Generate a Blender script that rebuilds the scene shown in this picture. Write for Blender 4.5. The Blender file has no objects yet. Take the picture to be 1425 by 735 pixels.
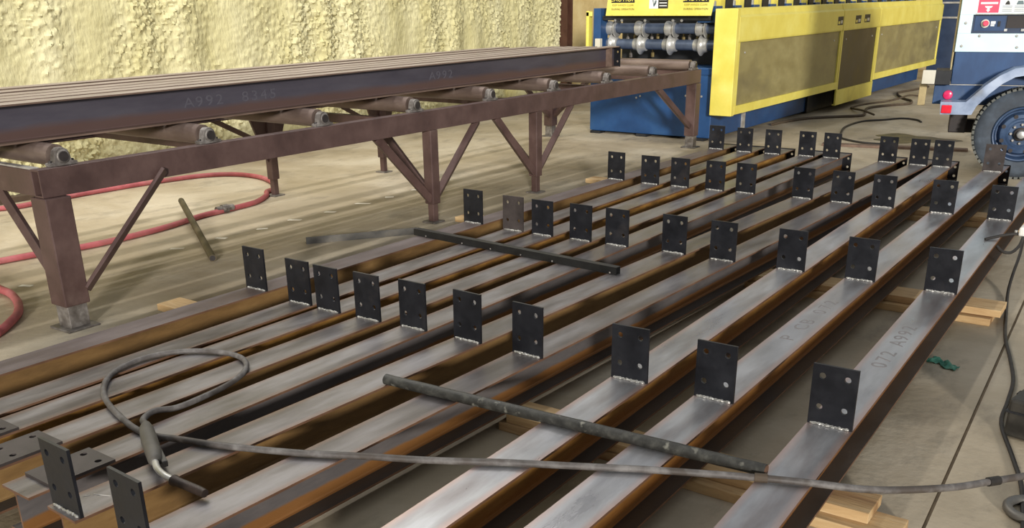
import bpy, bmesh, math, random
from mathutils import Vector, Matrix, noise
R = math.radians
random.seed(7)
scene = bpy.context.scene
col = scene.collection

# ------------------------------------------------------------------ camera
cam_d = bpy.data.cameras.new('camera')
cam_d.sensor_width = 36.0
cam_d.lens = 36.0 * 1322.16 / 1425.0
cam_d.shift_y = 161.7 / 1425.0
cam_d.clip_end = 200
cam = bpy.data.objects.new('camera', cam_d)
col.objects.link(cam)
cr, cu, cf = (0.81516, 0.57909, -0.01298), (-0.20689, 0.31202, 0.92728), (-0.54102, 0.75319, -0.37416)
cam.matrix_world = Matrix(((cr[0], cu[0], -cf[0], 0.0), (cr[1], cu[1], -cf[1], 0.0),
                           (cr[2], cu[2], -cf[2], 1.600), (0, 0, 0, 1)))
scene.camera = cam

# ------------------------------------------------------------------ world and lights
world = bpy.data.worlds.new('world')
scene.world = world
world.use_nodes = True
bg = world.node_tree.nodes['Background']
bg.inputs[0].default_value = (0.92, 0.96, 1.0, 1)
bg.inputs[1].default_value = 0.42

def area(name, loc, target, sx, sy, energy, color):
    d = bpy.data.lights.new(name, 'AREA')
    d.shape = 'RECTANGLE'; d.size = sx; d.size_y = sy; d.energy = energy; d.color = color
    o = bpy.data.objects.new(name, d); col.objects.link(o)
    o.location = loc
    o.rotation_euler = (Vector(target) - Vector(loc)).to_track_quat('-Z', 'Y').to_euler()
    return o
# low sun coming in through the wide open side of the hall (to the right of and behind the camera)
sun_d = bpy.data.lights.new('low_sun', 'SUN'); sun_d.energy = 3.5; sun_d.angle = R(5); sun_d.color = (1.0, 0.96, 0.90)
sun = bpy.data.objects.new('low_sun', sun_d); col.objects.link(sun); sun.location = (8, -3, 3.5)
sun.rotation_euler = Vector((-11.9, 15.2, -3.6)).to_track_quat('-Z', 'Y').to_euler()
# two long strip lamps hung high along the hall above the roller table
area('strip_lamp', (-7.6, 4.6, 6.0), (-7.6, 4.6, 0.0), 0.22, 9.0, 205, (1.0, 0.97, 0.92))
area('strip_lamp', (-5.9, 4.6, 6.0), (-5.9, 4.6, 0.0), 0.22, 9.0, 205, (1.0, 0.97, 0.92))

vs = scene.view_settings
vs.view_transform = 'Standard'
vs.look = 'None'
vs.exposure = 0.0
vs.gamma = 1.0
vs.use_curve_mapping = False

# ------------------------------------------------------------------ helpers
def S(r, g, b):
    def c(v):
        v /= 255.0
        return v / 12.92 if v <= 0.04045 else ((v + 0.055) / 1.055) ** 2.4
    return (c(r), c(g), c(b), 1.0)

MATS = {}
def mat(name, cols, scale=6.0, stretch=(1, 1, 1), rough=(0.5, 0.7), metal=0.0, bump=0.0, bscale=None,
        detail=6.0, spec=0.5, dirt=None, distort=0.0, rand=True):
    """noise-mottled material; cols = list of sRGB tuples along a ramp; dirt = (color, scale, lo, hi)"""
    m = bpy.data.materials.new(name); m.use_nodes = True
    nt = m.node_tree; N = nt.nodes; L = nt.links
    b = N['Principled BSDF']
    tc = N.new('ShaderNodeTexCoord'); mp = N.new('ShaderNodeMapping')
    mp.inputs['Scale'].default_value = stretch
    if rand:
        oi = N.new('ShaderNodeObjectInfo'); ml = N.new('ShaderNodeMath'); ml.operation = 'MULTIPLY'
        ml.inputs[1].default_value = 37.0
        L.new(oi.outputs['Random'], ml.inputs[0])
        cb = N.new('ShaderNodeCombineXYZ')
        for i in range(3): L.new(ml.outputs[0], cb.inputs[i])
        L.new(cb.outputs[0], mp.inputs['Location'])
    L.new(tc.outputs['Object'], mp.inputs['Vector'])
    nz = N.new('ShaderNodeTexNoise'); nz.inputs['Scale'].default_value = scale
    nz.inputs['Detail'].default_value = detail; nz.inputs['Roughness'].default_value = 0.62
    nz.inputs['Distortion'].default_value = distort
    L.new(mp.outputs[0], nz.inputs['Vector'])
    rp = N.new('ShaderNodeValToRGB'); el = rp.color_ramp.elements
    n = len(cols)
    while len(el) < n: el.new(0.5)
    for i, c in enumerate(cols):
        el[i].position = 0.3 + 0.4 * (i / max(1, n - 1)); el[i].color = S(*c)
    L.new(nz.outputs['Fac'], rp.inputs['Fac'])
    last = rp.outputs['Color']
    if dirt:
        dc, ds, lo, hi = dirt
        n2 = N.new('ShaderNodeTexNoise'); n2.inputs['Scale'].default_value = ds; n2.inputs['Detail'].default_value = 5
        L.new(mp.outputs[0], n2.inputs['Vector'])
        mr = N.new('ShaderNodeMapRange'); mr.inputs[1].default_value = lo; mr.inputs[2].default_value = hi
        L.new(n2.outputs['Fac'], mr.inputs[0])
        mx = N.new('ShaderNodeMix'); mx.data_type = 'RGBA'
        L.new(mr.outputs[0], mx.inputs[0]); L.new(last, mx.inputs[6]); mx.inputs[7].default_value = S(*dc)
        last = mx.outputs[2]
    L.new(last, b.inputs['Base Color'])
    m['_last'] = 1
    n3 = N.new('ShaderNodeMapRange'); n3.inputs[1].default_value = 0.3; n3.inputs[2].default_value = 0.7
    n3.inputs[3].default_value = rough[0]; n3.inputs[4].default_value = rough[1]
    L.new(nz.outputs['Fac'], n3.inputs[0]); L.new(n3.outputs[0], b.inputs['Roughness'])
    b.inputs['Metallic'].default_value = metal
    b.inputs['Specular IOR Level'].default_value = spec
    if bump:
        nb = N.new('ShaderNodeTexNoise'); nb.inputs['Scale'].default_value = bscale or scale * 4
        nb.inputs['Detail'].default_value = 5
        L.new(mp.outputs[0], nb.inputs['Vector'])
        bp = N.new('ShaderNodeBump'); bp.inputs['Strength'].default_value = bump; bp.inputs['Distance'].default_value = 0.01
        L.new(nb.outputs['Fac'], bp.inputs['Height']); L.new(bp.outputs[0], b.inputs['Normal'])
    MATS[name] = m
    return m

def mix_into(m, color, factor_builder):
    """blend a colour into the base colour with a factor socket made by factor_builder(N, L)"""
    nt = m.node_tree; N = nt.nodes; L = nt.links; b = N['Principled BSDF']
    src = b.inputs['Base Color'].links[0].from_socket
    mx = N.new('ShaderNodeMix'); mx.data_type = 'RGBA'
    L.new(factor_builder(N, L), mx.inputs[0]); L.new(src, mx.inputs[6]); mx.inputs[7].default_value = S(*color)
    L.new(mx.outputs[2], b.inputs['Base Color'])

def band(axis, lo, hi, absval=False, noise_amt=0.0, nscale=8.0, amount=1.0, nstretch=(1, 1, 1)):
    """factor 0->1 as the object coordinate goes lo->hi, with a ragged border"""
    def f(N, L):
        tc = N.new('ShaderNodeTexCoord'); sp = N.new('ShaderNodeSeparateXYZ')
        L.new(tc.outputs['Object'], sp.inputs[0])
        v = sp.outputs[axis]
        if absval:
            ab = N.new('ShaderNodeMath'); ab.operation = 'ABSOLUTE'; L.new(v, ab.inputs[0]); v = ab.outputs[0]
        if noise_amt:
            mp = N.new('ShaderNodeMapping'); mp.inputs['Scale'].default_value = nstretch
            L.new(tc.outputs['Object'], mp.inputs[0])
            nz = N.new('ShaderNodeTexNoise'); nz.inputs['Scale'].default_value = nscale; nz.inputs['Detail'].default_value = 5
            L.new(mp.outputs[0], nz.inputs['Vector'])
            sb = N.new('ShaderNodeMath'); sb.operation = 'SUBTRACT'; L.new(nz.outputs['Fac'], sb.inputs[0]); sb.inputs[1].default_value = 0.5
            mu = N.new('ShaderNodeMath'); mu.operation = 'MULTIPLY_ADD'
            L.new(sb.outputs[0], mu.inputs[0]); mu.inputs[1].default_value = noise_amt; L.new(v, mu.inputs[2]); v = mu.outputs[0]
        mr = N.new('ShaderNodeMapRange'); mr.inputs[1].default_value = lo; mr.inputs[2].default_value = hi
        mr.inputs[3].default_value = 0.0; mr.inputs[4].default_value = amount
        L.new(v, mr.inputs[0])
        return mr.outputs[0]
    return f

class MB:
    def __init__(s): s.v = []; s.f = []; s.m = []
    def add(s, vs, fs, mi=0):
        o = len(s.v); s.v += [tuple(p) for p in vs]
        for f in fs: s.f.append(tuple(i + o for i in f)); s.m.append(mi)
    def box(s, x0, x1, y0, y1, z0, z1, mi=0):
        x0, x1 = min(x0, x1), max(x0, x1); y0, y1 = min(y0, y1), max(y0, y1); z0, z1 = min(z0, z1), max(z0, z1)
        v = [(x0, y0, z0), (x1, y0, z0), (x1, y1, z0), (x0, y1, z0), (x0, y0, z1), (x1, y0, z1), (x1, y1, z1), (x0, y1, z1)]
        s.add(v, [(0, 3, 2, 1), (4, 5, 6, 7), (0, 1, 5, 4), (1, 2, 6, 5), (2, 3, 7, 6), (3, 0, 4, 7)], mi); return s
    def bar(s, p0, p1, w, h, up=(0, 0, 1), mi=0):
        p0 = Vector(p0); p1 = Vector(p1); d = (p1 - p0).normalized(); up = Vector(up)
        sx = d.cross(up).normalized(); uz = sx.cross(d).normalized()
        v = [p + sx * (a * w / 2) + uz * (b * h / 2) for p in (p0, p1) for a, b in ((-1, -1), (1, -1), (1, 1), (-1, 1))]
        s.add(v, [(0, 1, 2, 3), (7, 6, 5, 4), (0, 4, 5, 1), (1, 5, 6, 2), (2, 6, 7, 3), (3, 7, 4, 0)], mi); return s
    def prism(s, poly, axis, a0, a1, mi=0, mside=None):
        """poly: list of 2D points; axis 0/1/2 extruded from a0 to a1"""
        n = len(poly)
        def mk(p, a):
            return {0: (a, p[0], p[1]), 1: (p[0], a, p[1]), 2: (p[0], p[1], a)}[axis]
        v = [mk(p, a0) for p in poly] + [mk(p, a1) for p in poly]
        s.add(v, [tuple(range(n))[::-1], tuple(range(n, 2 * n))], mi)
        o = len(s.v) - 2 * n
        for i in range(n):
            j = (i + 1) % n
            s.f.append((o + i, o + j, o + n + j, o + n + i)); s.m.append(mi if mside is None else mside[i])
        return s
    def tube(s, pts, r, seg=10, cap=True, mi=0, radii=None):
        pts = [Vector(p) for p in pts]; n = len(pts)
        t0 = (pts[1] - pts[0]).normalized()
        nrm = t0.orthogonal().normalized(); rings = []
        for i, p in enumerate(pts):
            t = (pts[min(i + 1, n - 1)] - pts[max(i - 1, 0)]).normalized()
            nrm = (nrm - t * nrm.dot(t)).normalized(); bi = t.cross(nrm)
            rr = radii[i] if radii else r
            rings.append([p + (nrm * math.cos(2 * math.pi * k / seg) + bi * math.sin(2 * math.pi * k / seg)) * rr for k in range(seg)])
        v = [q for rg in rings for q in rg]; f = []
        for i in range(n - 1):
            for k in range(seg):
                k2 = (k + 1) % seg
                f.append((i * seg + k, i * seg + k2, (i + 1) * seg + k2, (i + 1) * seg + k))
        if cap:
            f.append(tuple(range(seg))[::-1]); f.append(tuple(range((n - 1) * seg, n * seg)))
        s.add(v, f, mi); return s
    def lathe(s, prof, c, axis=(0, 0, 1), seg=24, mi=0, cap0=True, cap1=True):
        """prof: list of (radius, distance along axis) from c"""
        c = Vector(c); ax = Vector(axis).normalized(); a = ax.orthogonal().normalized(); b = ax.cross(a)
        v = [c + ax * h + (a * math.cos(2 * math.pi * k / seg) + b * math.sin(2 * math.pi * k / seg)) * max(rr, 1e-4) for rr, h in prof for k in range(seg)]
        f = []
        for i in range(len(prof) - 1):
            for k in range(seg):
                k2 = (k + 1) % seg
                f.append((i * seg + k, i * seg + k2, (i + 1) * seg + k2, (i + 1) * seg + k))
        if cap0: f.append(tuple(range(seg))[::-1])
        if cap1: f.append(tuple(range((len(prof) - 1) * seg, len(prof) * seg)))
        s.add(v, f, mi); return s
    def cyl(s, p0, p1, r, seg=16, mi=0):
        p0 = Vector(p0); p1 = Vector(p1); return s.lathe([(r, 0), (r, (p1 - p0).length)], p0, p1 - p0, seg, mi)
    def mesh(s, name, mats, smooth=False):
        me = bpy.data.meshes.new(name); me.from_pydata(s.v, [], s.f)
        for m in (mats if isinstance(mats, (list, tuple)) else [mats]): me.materials.append(MATS[m])
        me.polygons.foreach_set('material_index', s.m)
        bm = bmesh.new(); bm.from_mesh(me); bmesh.ops.recalc_face_normals(bm, faces=bm.faces); bm.to_mesh(me); bm.free()
        if smooth:
            me.polygons.foreach_set('use_smooth', [True] * len(me.polygons)); me.update()
            try: me.set_sharp_from_angle(angle=R(38))
            except Exception: pass
        me.update(); return me
    def build(s, name, mats, parent=None, smooth=False, bevel=0, label=None, loc=None):
        return place(name, s.mesh(name, mats, smooth), parent, loc, bevel, label)

def place(name, me, parent=None, loc=None, bevel=0, label=None, rot=None):
    o = bpy.data.objects.new(name, me); col.objects.link(o)
    if parent: o.parent = parent
    if loc: o.location = loc
    if rot: o.rotation_euler = rot
    if bevel:
        bv = o.modifiers.new('bevel', 'BEVEL'); bv.width = bevel; bv.segments = 2; bv.limit_method = 'ANGLE'; bv.angle_limit = R(50)
    if label: o['label'] = label
    return o

def thing(name, label, cat, loc=(0, 0, 0), rotz=0.0, group=None):
    o = bpy.data.objects.new(name, None); o.empty_display_size = 0.1
    col.objects.link(o); o.location = loc; o.rotation_euler = (0, 0, rotz)
    o['label'] = label; o['category'] = cat
    if group: o['group'] = group
    return o
def tag(o, label, cat, group=None):
    o['label'] = label; o['category'] = cat
    if group: o['group'] = group
    return o
def struct(o, label=None):
    o['kind'] = 'structure'
    if label: o['label'] = label
    return o

def smooth_path(pts, sub=6):
    pts = [Vector(p) for p in pts]; out = []
    n = len(pts)
    for i in range(n - 1):
        p0 = pts[max(i - 1, 0)]; p1 = pts[i]; p2 = pts[i + 1]; p3 = pts[min(i + 2, n - 1)]
        for k in range(sub):
            t = k / sub
            out.append(0.5 * ((2 * p1) + (p2 - p0) * t + (2 * p0 - 5 * p1 + 4 * p2 - p3) * t * t + (3 * p1 - p0 - 3 * p2 + p3) * t ** 3))
    out.append(pts[-1]); return out

def text_mesh(name, s, size, matname, extrude=0.0006, align='CENTER', sx=1.0):
    c = bpy.data.curves.new(name, 'FONT'); c.body = s; c.size = size; c.extrude = extrude
    c.align_x = align; c.align_y = 'CENTER'; c.space_character = 1.05
    t = bpy.data.objects.new(name, c); col.objects.link(t)
    dg = bpy.context.evaluated_depsgraph_get()
    me = bpy.data.meshes.new_from_object(t.evaluated_get(dg))
    bpy.data.objects.remove(t)
    if sx != 1.0: me.transform(Matrix.Diagonal((sx, 1, 1, 1)))
    me.materials.clear(); me.materials.append(MATS[matname]); return me

GLYPH = {}
def stamp(parent, s, size, matname, origin, along, rot, adv, label):
    o = Vector(origin); d = Vector(along); n = len(s)
    for i, ch in enumerate(s):
        if ch == ' ': continue
        key = (ch, size, matname)
        if key not in GLYPH: GLYPH[key] = text_mesh('stamp_character', ch, size, matname, sx=1.35)
        place('stamp_character', GLYPH[key], parent, o + d * (adv * (i - (n - 1) / 2)), rot=rot, label=label)

# ------------------------------------------------------------------ materials
mat('concrete', [(152, 137, 112), (180, 166, 142), (204, 193, 172)], scale=0.9, rough=(0.5, 0.85), bump=0.3, bscale=26, detail=10,
    dirt=((128, 108, 78), 0.5, 0.55, 0.78), rand=False, distort=0.4)
def stains(N, L):
    tc = N.new('ShaderNodeTexCoord'); mp = N.new('ShaderNodeMapping'); mp.inputs['Scale'].default_value = (1.6, 0.7, 1)
    L.new(tc.outputs['Object'], mp.inputs[0])
    nz = N.new('ShaderNodeTexNoise'); nz.inputs['Scale'].default_value = 2.4; nz.inputs['Detail'].default_value = 9; nz.inputs['Roughness'].default_value = 0.7
    L.new(mp.outputs[0], nz.inputs['Vector'])
    mr = N.new('ShaderNodeMapRange'); mr.inputs[1].default_value = 0.52; mr.inputs[2].default_value = 0.72; mr.inputs[4].default_value = 0.65
    L.new(nz.outputs['Fac'], mr.inputs[0]); return mr.outputs[0]
mix_into(MATS['concrete'], (112, 104, 92), stains)
mat('soil', [(96, 82, 64), (122, 106, 84)], scale=20, rough=(0.9, 1.0))
mat('foam', [(186, 178, 130), (198, 191, 148), (208, 202, 164)], scale=2.2, stretch=(1, 1, 0.35), rough=(0.9, 1.0), bump=1.0, bscale=42, detail=5,
    dirt=((186, 172, 104), 1.3, 0.60, 0.74), spec=0.1, rand=False)
mat('foam_tan', [(190, 165, 110), (205, 182, 128), (214, 194, 142)], scale=3, rough=(0.8, 0.95), bump=0.6, bscale=30, spec=0.2, rand=False)
mat('column_brown', [(62, 36, 24), (78, 48, 32)], scale=8, rough=(0.5, 0.7))
mat('sill_dark', [(60, 46, 34), (82, 66, 50)], scale=8, rough=(0.7, 0.9))

# steel beams
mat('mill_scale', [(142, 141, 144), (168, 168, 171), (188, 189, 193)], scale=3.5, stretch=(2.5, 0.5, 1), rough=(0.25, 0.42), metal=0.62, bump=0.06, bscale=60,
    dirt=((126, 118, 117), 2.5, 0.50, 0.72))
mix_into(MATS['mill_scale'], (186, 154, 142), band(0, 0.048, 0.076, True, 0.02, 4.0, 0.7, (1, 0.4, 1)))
mat('mill_scale_dimmed', [(96, 92, 93), (124, 120, 121), (146, 143, 145)], scale=3.5, stretch=(2.5, 0.5, 1), rough=(0.30, 0.46), metal=0.55, bump=0.06, bscale=60,
    dirt=((80, 74, 73), 2.5, 0.50, 0.70))  # left beams' browner tone plus their dimmer reflections, both put into the colour
mix_into(MATS['mill_scale_dimmed'], (126, 100, 88), band(0, 0.048, 0.076, True, 0.02, 4.0, 0.7, (1, 0.4, 1)))
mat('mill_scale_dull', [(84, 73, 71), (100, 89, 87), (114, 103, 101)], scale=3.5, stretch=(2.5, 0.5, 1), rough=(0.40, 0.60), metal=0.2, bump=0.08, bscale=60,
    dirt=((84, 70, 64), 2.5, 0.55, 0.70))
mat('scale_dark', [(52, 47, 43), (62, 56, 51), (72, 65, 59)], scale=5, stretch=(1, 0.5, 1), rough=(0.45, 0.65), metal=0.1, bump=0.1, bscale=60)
mat('web_gold', [(108, 78, 38), (148, 106, 48), (174, 132, 66)], scale=13, stretch=(1, 0.35, 1.4), rough=(0.6, 0.8), metal=0.1, bump=0.2, bscale=70)
mix_into(MATS['web_gold'], (134, 84, 32), band(2, 0.085, 0.03, False, 0.06, 5.0, 0.85, (1, 0.5, 1)))
mat('web_grey', [(84, 80, 80), (100, 95, 94), (114, 107, 104)], scale=6, stretch=(1, 0.35, 1.4), rough=(0.45, 0.65), metal=0.2, bump=0.12, bscale=70)
mix_into(MATS['web_grey'], (138, 92, 42), band(2, 0.056, 0.046, False, 0.016, 14.0, 0.92, (1, 0.5, 1)))
mat('web_brown', [(96, 72, 42), (124, 94, 54), (142, 112, 68)], scale=6, stretch=(1, 0.35, 1.4), rough=(0.6, 0.8), metal=0.05, bump=0.2, bscale=70)
mat('edge_rust', [(86, 60, 44), (106, 76, 56), (122, 92, 70)], scale=14, stretch=(1, 0.4, 1), rough=(0.55, 0.75), metal=0.1)
mat('plate_black', [(20, 21, 25), (27, 28, 33), (36, 37, 42)], scale=9, rough=(0.36, 0.52), metal=0.25, bump=0.05, bscale=50, dirt=((54, 50, 50), 5, 0.62, 0.78))
mat('plate_worn', [(54, 48, 46), (67, 60, 58), (80, 72, 69)], scale=9, rough=(0.45, 0.62), metal=0.25, bump=0.08, bscale=50)
mat('weld', [(140, 138, 134), (178, 176, 170), (205, 203, 198)], scale=40, rough=(0.3, 0.5), metal=0.7, bump=0.5, bscale=120)
mat('chalk', [(188, 182, 174), (208, 204, 198)], scale=30, rough=(0.9, 1.0))
mat('stamp_ink', [(116, 112, 112), (136, 132, 132)], scale=40, rough=(0.6, 0.8))
mat('wood', [(172, 138, 94), (194, 162, 116), (210, 182, 138)], scale=7, stretch=(0.35, 3.0, 3.0), rough=(0.65, 0.85), bump=0.3, bscale=22, distort=1.2,
    dirt=((140, 104, 66), 3.0, 0.54, 0.7))

# roller table
mat('primer_brown', [(68, 50, 47), (82, 62, 58), (95, 74, 69)], scale=5, rough=(0.42, 0.6), bump=0.08, bscale=40, dirt=((104, 86, 80), 4, 0.62, 0.78))
mat('roller_steel', [(92, 76, 68), (112, 96, 88), (130, 114, 104)], scale=6, stretch=(0.5, 2, 2), rough=(0.4, 0.6), metal=0.35, bump=0.08)
mat('cast_grey', [(86, 80, 75), (116, 110, 105), (150, 145, 140)], scale=18, rough=(0.45, 0.65), metal=0.4, bump=0.2)
mat('bore_dark', [(44, 40, 40), (62, 56, 54)], scale=20, rough=(0.5, 0.7), metal=0.3)
mat('galv', [(150, 146, 140), (176, 172, 166), (198, 196, 190)], scale=14, rough=(0.4, 0.6), metal=0.4)
mat('stock_top', [(126, 112, 102), (150, 136, 126), (168, 154, 144)], scale=6, stretch=(3, 0.3, 1), rough=(0.5, 0.7), metal=0.1, bump=0.1)
mat('stock_web', [(66, 62, 72), (80, 76, 86), (92, 88, 96)], scale=4, stretch=(1, 0.3, 1.5), rough=(0.38, 0.55), metal=0.25, bump=0.06)
mix_into(MATS['stock_web'], (96, 72, 64), band(2, 0.085, 0.05, False, 0.05, 5.0, 0.85, (1, 0.5, 1)))
mat('stock_ink', [(78, 75, 84), (90, 87, 95)], scale=30, rough=(0.5, 0.7))
mat('stock_edge', [(88, 70, 60), (112, 92, 80), (130, 108, 94)], scale=9, stretch=(1, 0.3, 1), rough=(0.5, 0.7))

# machine
mat('yellow_paint', [(218, 202, 86), (226, 211, 98), (232, 220, 116)], scale=4, rough=(0.35, 0.5), dirt=((184, 168, 76), 2.2, 0.62, 0.8))
mat('yellow_grimy', [(124, 114, 72), (140, 130, 86), (154, 144, 98)], scale=3, stretch=(1, 1, 2), rough=(0.4, 0.6), dirt=((112, 103, 72), 1.4, 0.5, 0.74), bump=0.05)
mat('door_shaded', [(52, 46, 30), (66, 58, 36), (92, 80, 42)], scale=2, rough=(0.4, 0.6))  # yellow door with the trailer's shadow put into its colour
mat('blue_paint', [(24, 58, 100), (30, 68, 114), (38, 80, 128)], scale=3, rough=(0.38, 0.55), dirt=((40, 74, 112), 3, 0.58, 0.74))
mat('blue_shaft', [(70, 80, 100), (80, 92, 114), (94, 106, 128)], scale=8, rough=(0.35, 0.5), metal=0.3)
mat('chrome', [(160, 159, 156), (184, 183, 180), (204, 203, 200)], scale=10, rough=(0.30, 0.42), metal=0.5)
mat('black_metal', [(24, 25, 28), (34, 35, 38), (46, 46, 48)], scale=8, rough=(0.45, 0.65), metal=0.2)
mat('brass', [(120, 104, 66), (150, 132, 88)], scale=12, rough=(0.35, 0.5), metal=0.6)
mat('white_print', [(226, 228, 226), (238, 240, 238)], scale=8, rough=(0.5, 0.6))
mat('black_print', [(34, 32, 26), (44, 42, 34)], scale=8, rough=(0.5, 0.6))
mat('olive_print', [(120, 110, 36), (136, 124, 44)], scale=8, rough=(0.5, 0.6))
mat('grey_print', [(96, 112, 116), (120, 136, 140)], scale=8, rough=(0.5, 0.6))

# trailer
mat('white_paint', [(206, 230, 234), (214, 238, 242), (222, 244, 248)], scale=3, rough=(0.32, 0.45))
mat('navy_paint', [(30, 56, 92), (38, 68, 108), (48, 80, 122)], scale=5, stretch=(1, 1, 0.5), rough=(0.4, 0.6), dirt=((74, 92, 116), 4, 0.6, 0.76))
mat('navy_dark', [(34, 48, 72), (42, 58, 84)], scale=6, rough=(0.45, 0.6))
mat('rubber', [(48, 54, 62), (62, 70, 80), (82, 92, 104)], scale=7, rough=(0.65, 0.85), bump=0.12, dirt=((98, 98, 92), 3, 0.58, 0.76))
mat('tread_dust', [(86, 88, 84), (112, 112, 106)], scale=16, rough=(0.8, 0.95), bump=0.3)
mat('rim_blue', [(42, 60, 86), (54, 74, 104), (70, 92, 122)], scale=6, rough=(0.35, 0.55), metal=0.1, dirt=((104, 116, 130), 5, 0.58, 0.74))
mat('fender_alu', [(126, 140, 166), (150, 164, 188), (172, 184, 204)], scale=6, rough=(0.35, 0.5), metal=0.35, dirt=((120, 118, 112), 4, 0.6, 0.78))
mat('red_lens', [(206, 26, 46), (228, 44, 62)], scale=10, rough=(0.2, 0.3))
mat('pink_lens', [(206, 30, 88), (226, 60, 112)], scale=20, rough=(0.2, 0.3))
mat('red_label', [(226, 66, 96), (238, 88, 116)], scale=6, rough=(0.45, 0.6))
mat('tan_sheet', [(150, 132, 92), (176, 158, 114), (192, 178, 136)], scale=5, rough=(0.5, 0.7))
mat('cream_sheet', [(196, 190, 172), (214, 210, 196)], scale=5, rough=(0.45, 0.6))

# small things
mat('hose_red', [(148, 72, 76), (172, 88, 92), (186, 112, 114)], scale=5, rough=(0.55, 0.75), dirt=((150, 96, 90), 4, 0.55, 0.75))
mat('cable_grey', [(70, 65, 62), (92, 87, 84), (124, 120, 117)], scale=16, rough=(0.5, 0.7), dirt=((72, 64, 58), 9, 0.52, 0.64))
mat('bar_dark', [(38, 37, 34), (52, 51, 47), (78, 77, 71)], scale=26, rough=(0.45, 0.65), metal=0.2, dirt=((120, 118, 108), 22, 0.62, 0.7), bump=0.2, bscale=60)
mat('tube_black', [(26, 26, 26), (34, 34, 33)], scale=20, rough=(0.35, 0.5), metal=0.1)
mat('pipe_dirty', [(58, 50, 36), (82, 72, 52), (104, 92, 66)], scale=20, rough=(0.5, 0.7), metal=0.2)
mat('handle_grey', [(70, 66, 60), (84, 80, 74), (98, 94, 86)], scale=20, rough=(0.5, 0.7))
mat('nozzle_dark', [(44, 34, 30), (62, 50, 44)], scale=30, rough=(0.4, 0.6), metal=0.4)
mat('cord_black', [(30, 27, 24), (44, 40, 36)], scale=20, rough=(0.5, 0.7))
mat('cord_brown', [(64, 52, 40), (86, 72, 56)], scale=20, rough=(0.6, 0.8))
mat('flat_steel', [(72, 72, 72), (98, 96, 92), (120, 114, 104)], scale=8, stretch=(1, 0.4, 1), rough=(0.35, 0.55), metal=0.4)
mat('rusty_flat', [(86, 66, 54), (106, 84, 70), (122, 100, 84)], scale=8, rough=(0.6, 0.8))
mat('rag_green', [(52, 112, 96), (84, 146, 126), (130, 180, 160)], scale=30, rough=(0.8, 0.95))
mat('mark_white', [(226, 220, 204), (240, 236, 222)], scale=20, rough=(0.6, 0.8))
mat('oil', [(44, 40, 26), (56, 52, 34), (74, 68, 46)], scale=5, rough=(0.25, 0.5), spec=0.3)
mat('white_plastic', [(228, 226, 218), (240, 238, 232)], scale=12, rough=(0.45, 0.6))
mat('case_black', [(34, 32, 28), (46, 43, 38), (62, 58, 50)], scale=10, rough=(0.5, 0.7), bump=0.1)

# ------------------------------------------------------------------ the setting
fl = bpy.data.objects.new('floor', None); col.objects.link(fl)
struct(fl, 'tan stained concrete floor of the hall')
jx = lambda y: -0.476 - 0.0526 * (y - 2.917)
b = MB(); b.prism([(-9.5, -3), (jx(-3) - 0.006, -3), (jx(25) - 0.006, 25), (-9.5, 25)], 2, -0.15, 0.0)
b.build('slab', 'concrete', fl)
b = MB(); b.prism([(jx(-3) + 0.006, -3), (12, -3), (12, 25), (jx(25) + 0.006, 25)], 2, -0.15, 0.0)
b.build('slab', 'concrete', fl)
b = MB(); b.box(-9.5, 12, -3, 25, -0.2, -0.15); b.build('sub_base', 'soil', fl)
b = MB(); b.prism([(jx(-3) - 0.006, -3), (jx(-3) + 0.006, -3), (jx(25) + 0.006, 25), (jx(25) - 0.006, 25)], 2, -0.14, -0.005)
b.build('joint_filler', 'soil', fl)

WX = -8.42
def foam_grid(y0, y1, z0, z1, step, seed):
    ny = int((y1 - y0) / step); nz = int((z1 - z0) / step); v = []; f = []
    for i in range(ny + 1):
        y = y0 + (y1 - y0) * i / ny
        # vertical lifts of sprayed foam, uneven widths
        ridge = 0.030 * math.sin(y * 11.0 + 1.7 * math.sin(y * 2.3)) * (0.6 + 0.4 * math.sin(y * 3.1 + 1.0))
        for j in range(nz + 1):
            z = z0 + (z1 - z0) * j / nz
            lump = noise.fractal(Vector((y * 3.0, z * 2.2, seed)), 1.0, 2.0, 2) * 0.018
            wob = noise.noise(Vector((y * 2, z * 2, seed + 3)))
            cell = noise.cell_vector(Vector((0, 0, 0)))
            d = noise.voronoi(Vector((y * 13 + wob, z * 15 + wob, seed)))[0]
            d2 = noise.voronoi(Vector((y * 31 + wob, z * 36, seed + 9)))[0]
            amp = max(0.15, min(1.0, 0.62 + 1.1 * noise.noise(Vector((y * 1.5, z * 1.1, seed + 7)))))
            pop = (0.040 * max(0.0, 0.62 - d[0]) + 0.036 * max(0.0, 0.6 - d2[0])) * amp * 1.6
            v.append((WX + ridge + lump + pop, y, z))
    for i in range(ny):
        for j in range(nz):
            a = i * (nz + 1) + j; f.append((a, a + nz + 1, a + nz + 2, a + 1))
    return v, f
b = MB(); v, f = foam_grid(3.0, 13.12, 0.0, 1.80, 0.0165, 1.3); b.add(v, f)
b.box(WX - 0.30, WX + 0.02, 3.0, 13.12, 1.8, 4.6)
b.box(WX - 0.30, WX + 0.02, -3.0, 3.0, 0.0, 4.6)
b.box(WX - 0.30, WX - 0.15, 3.0, 13.12, 0.0, 4.6)
wl = b.build('wall_left', 'foam', smooth=True)
struct(wl, 'pale yellow sprayed foam wall behind the roller table')
b = MB(); b.box(WX - 0.3, WX - 0.02, 13.30, 25, 0, 4.6); struct(b.build('wall_left_far', 'foam_tan'), 'tan foam wall beyond the brown steel column')
b = MB()
for x0, x1, y0, y1 in ((-8.5, -8.30, 13.13, 13.15), (-8.5, -8.30, 13.27, 13.29), (-8.41, -8.39, 13.15, 13.27)):
    b.box(x0, x1, y0, y1, 0, 4.6)
struct(b.build('trim_1', 'column_brown'), 'dark brown steel wall column')
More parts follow.
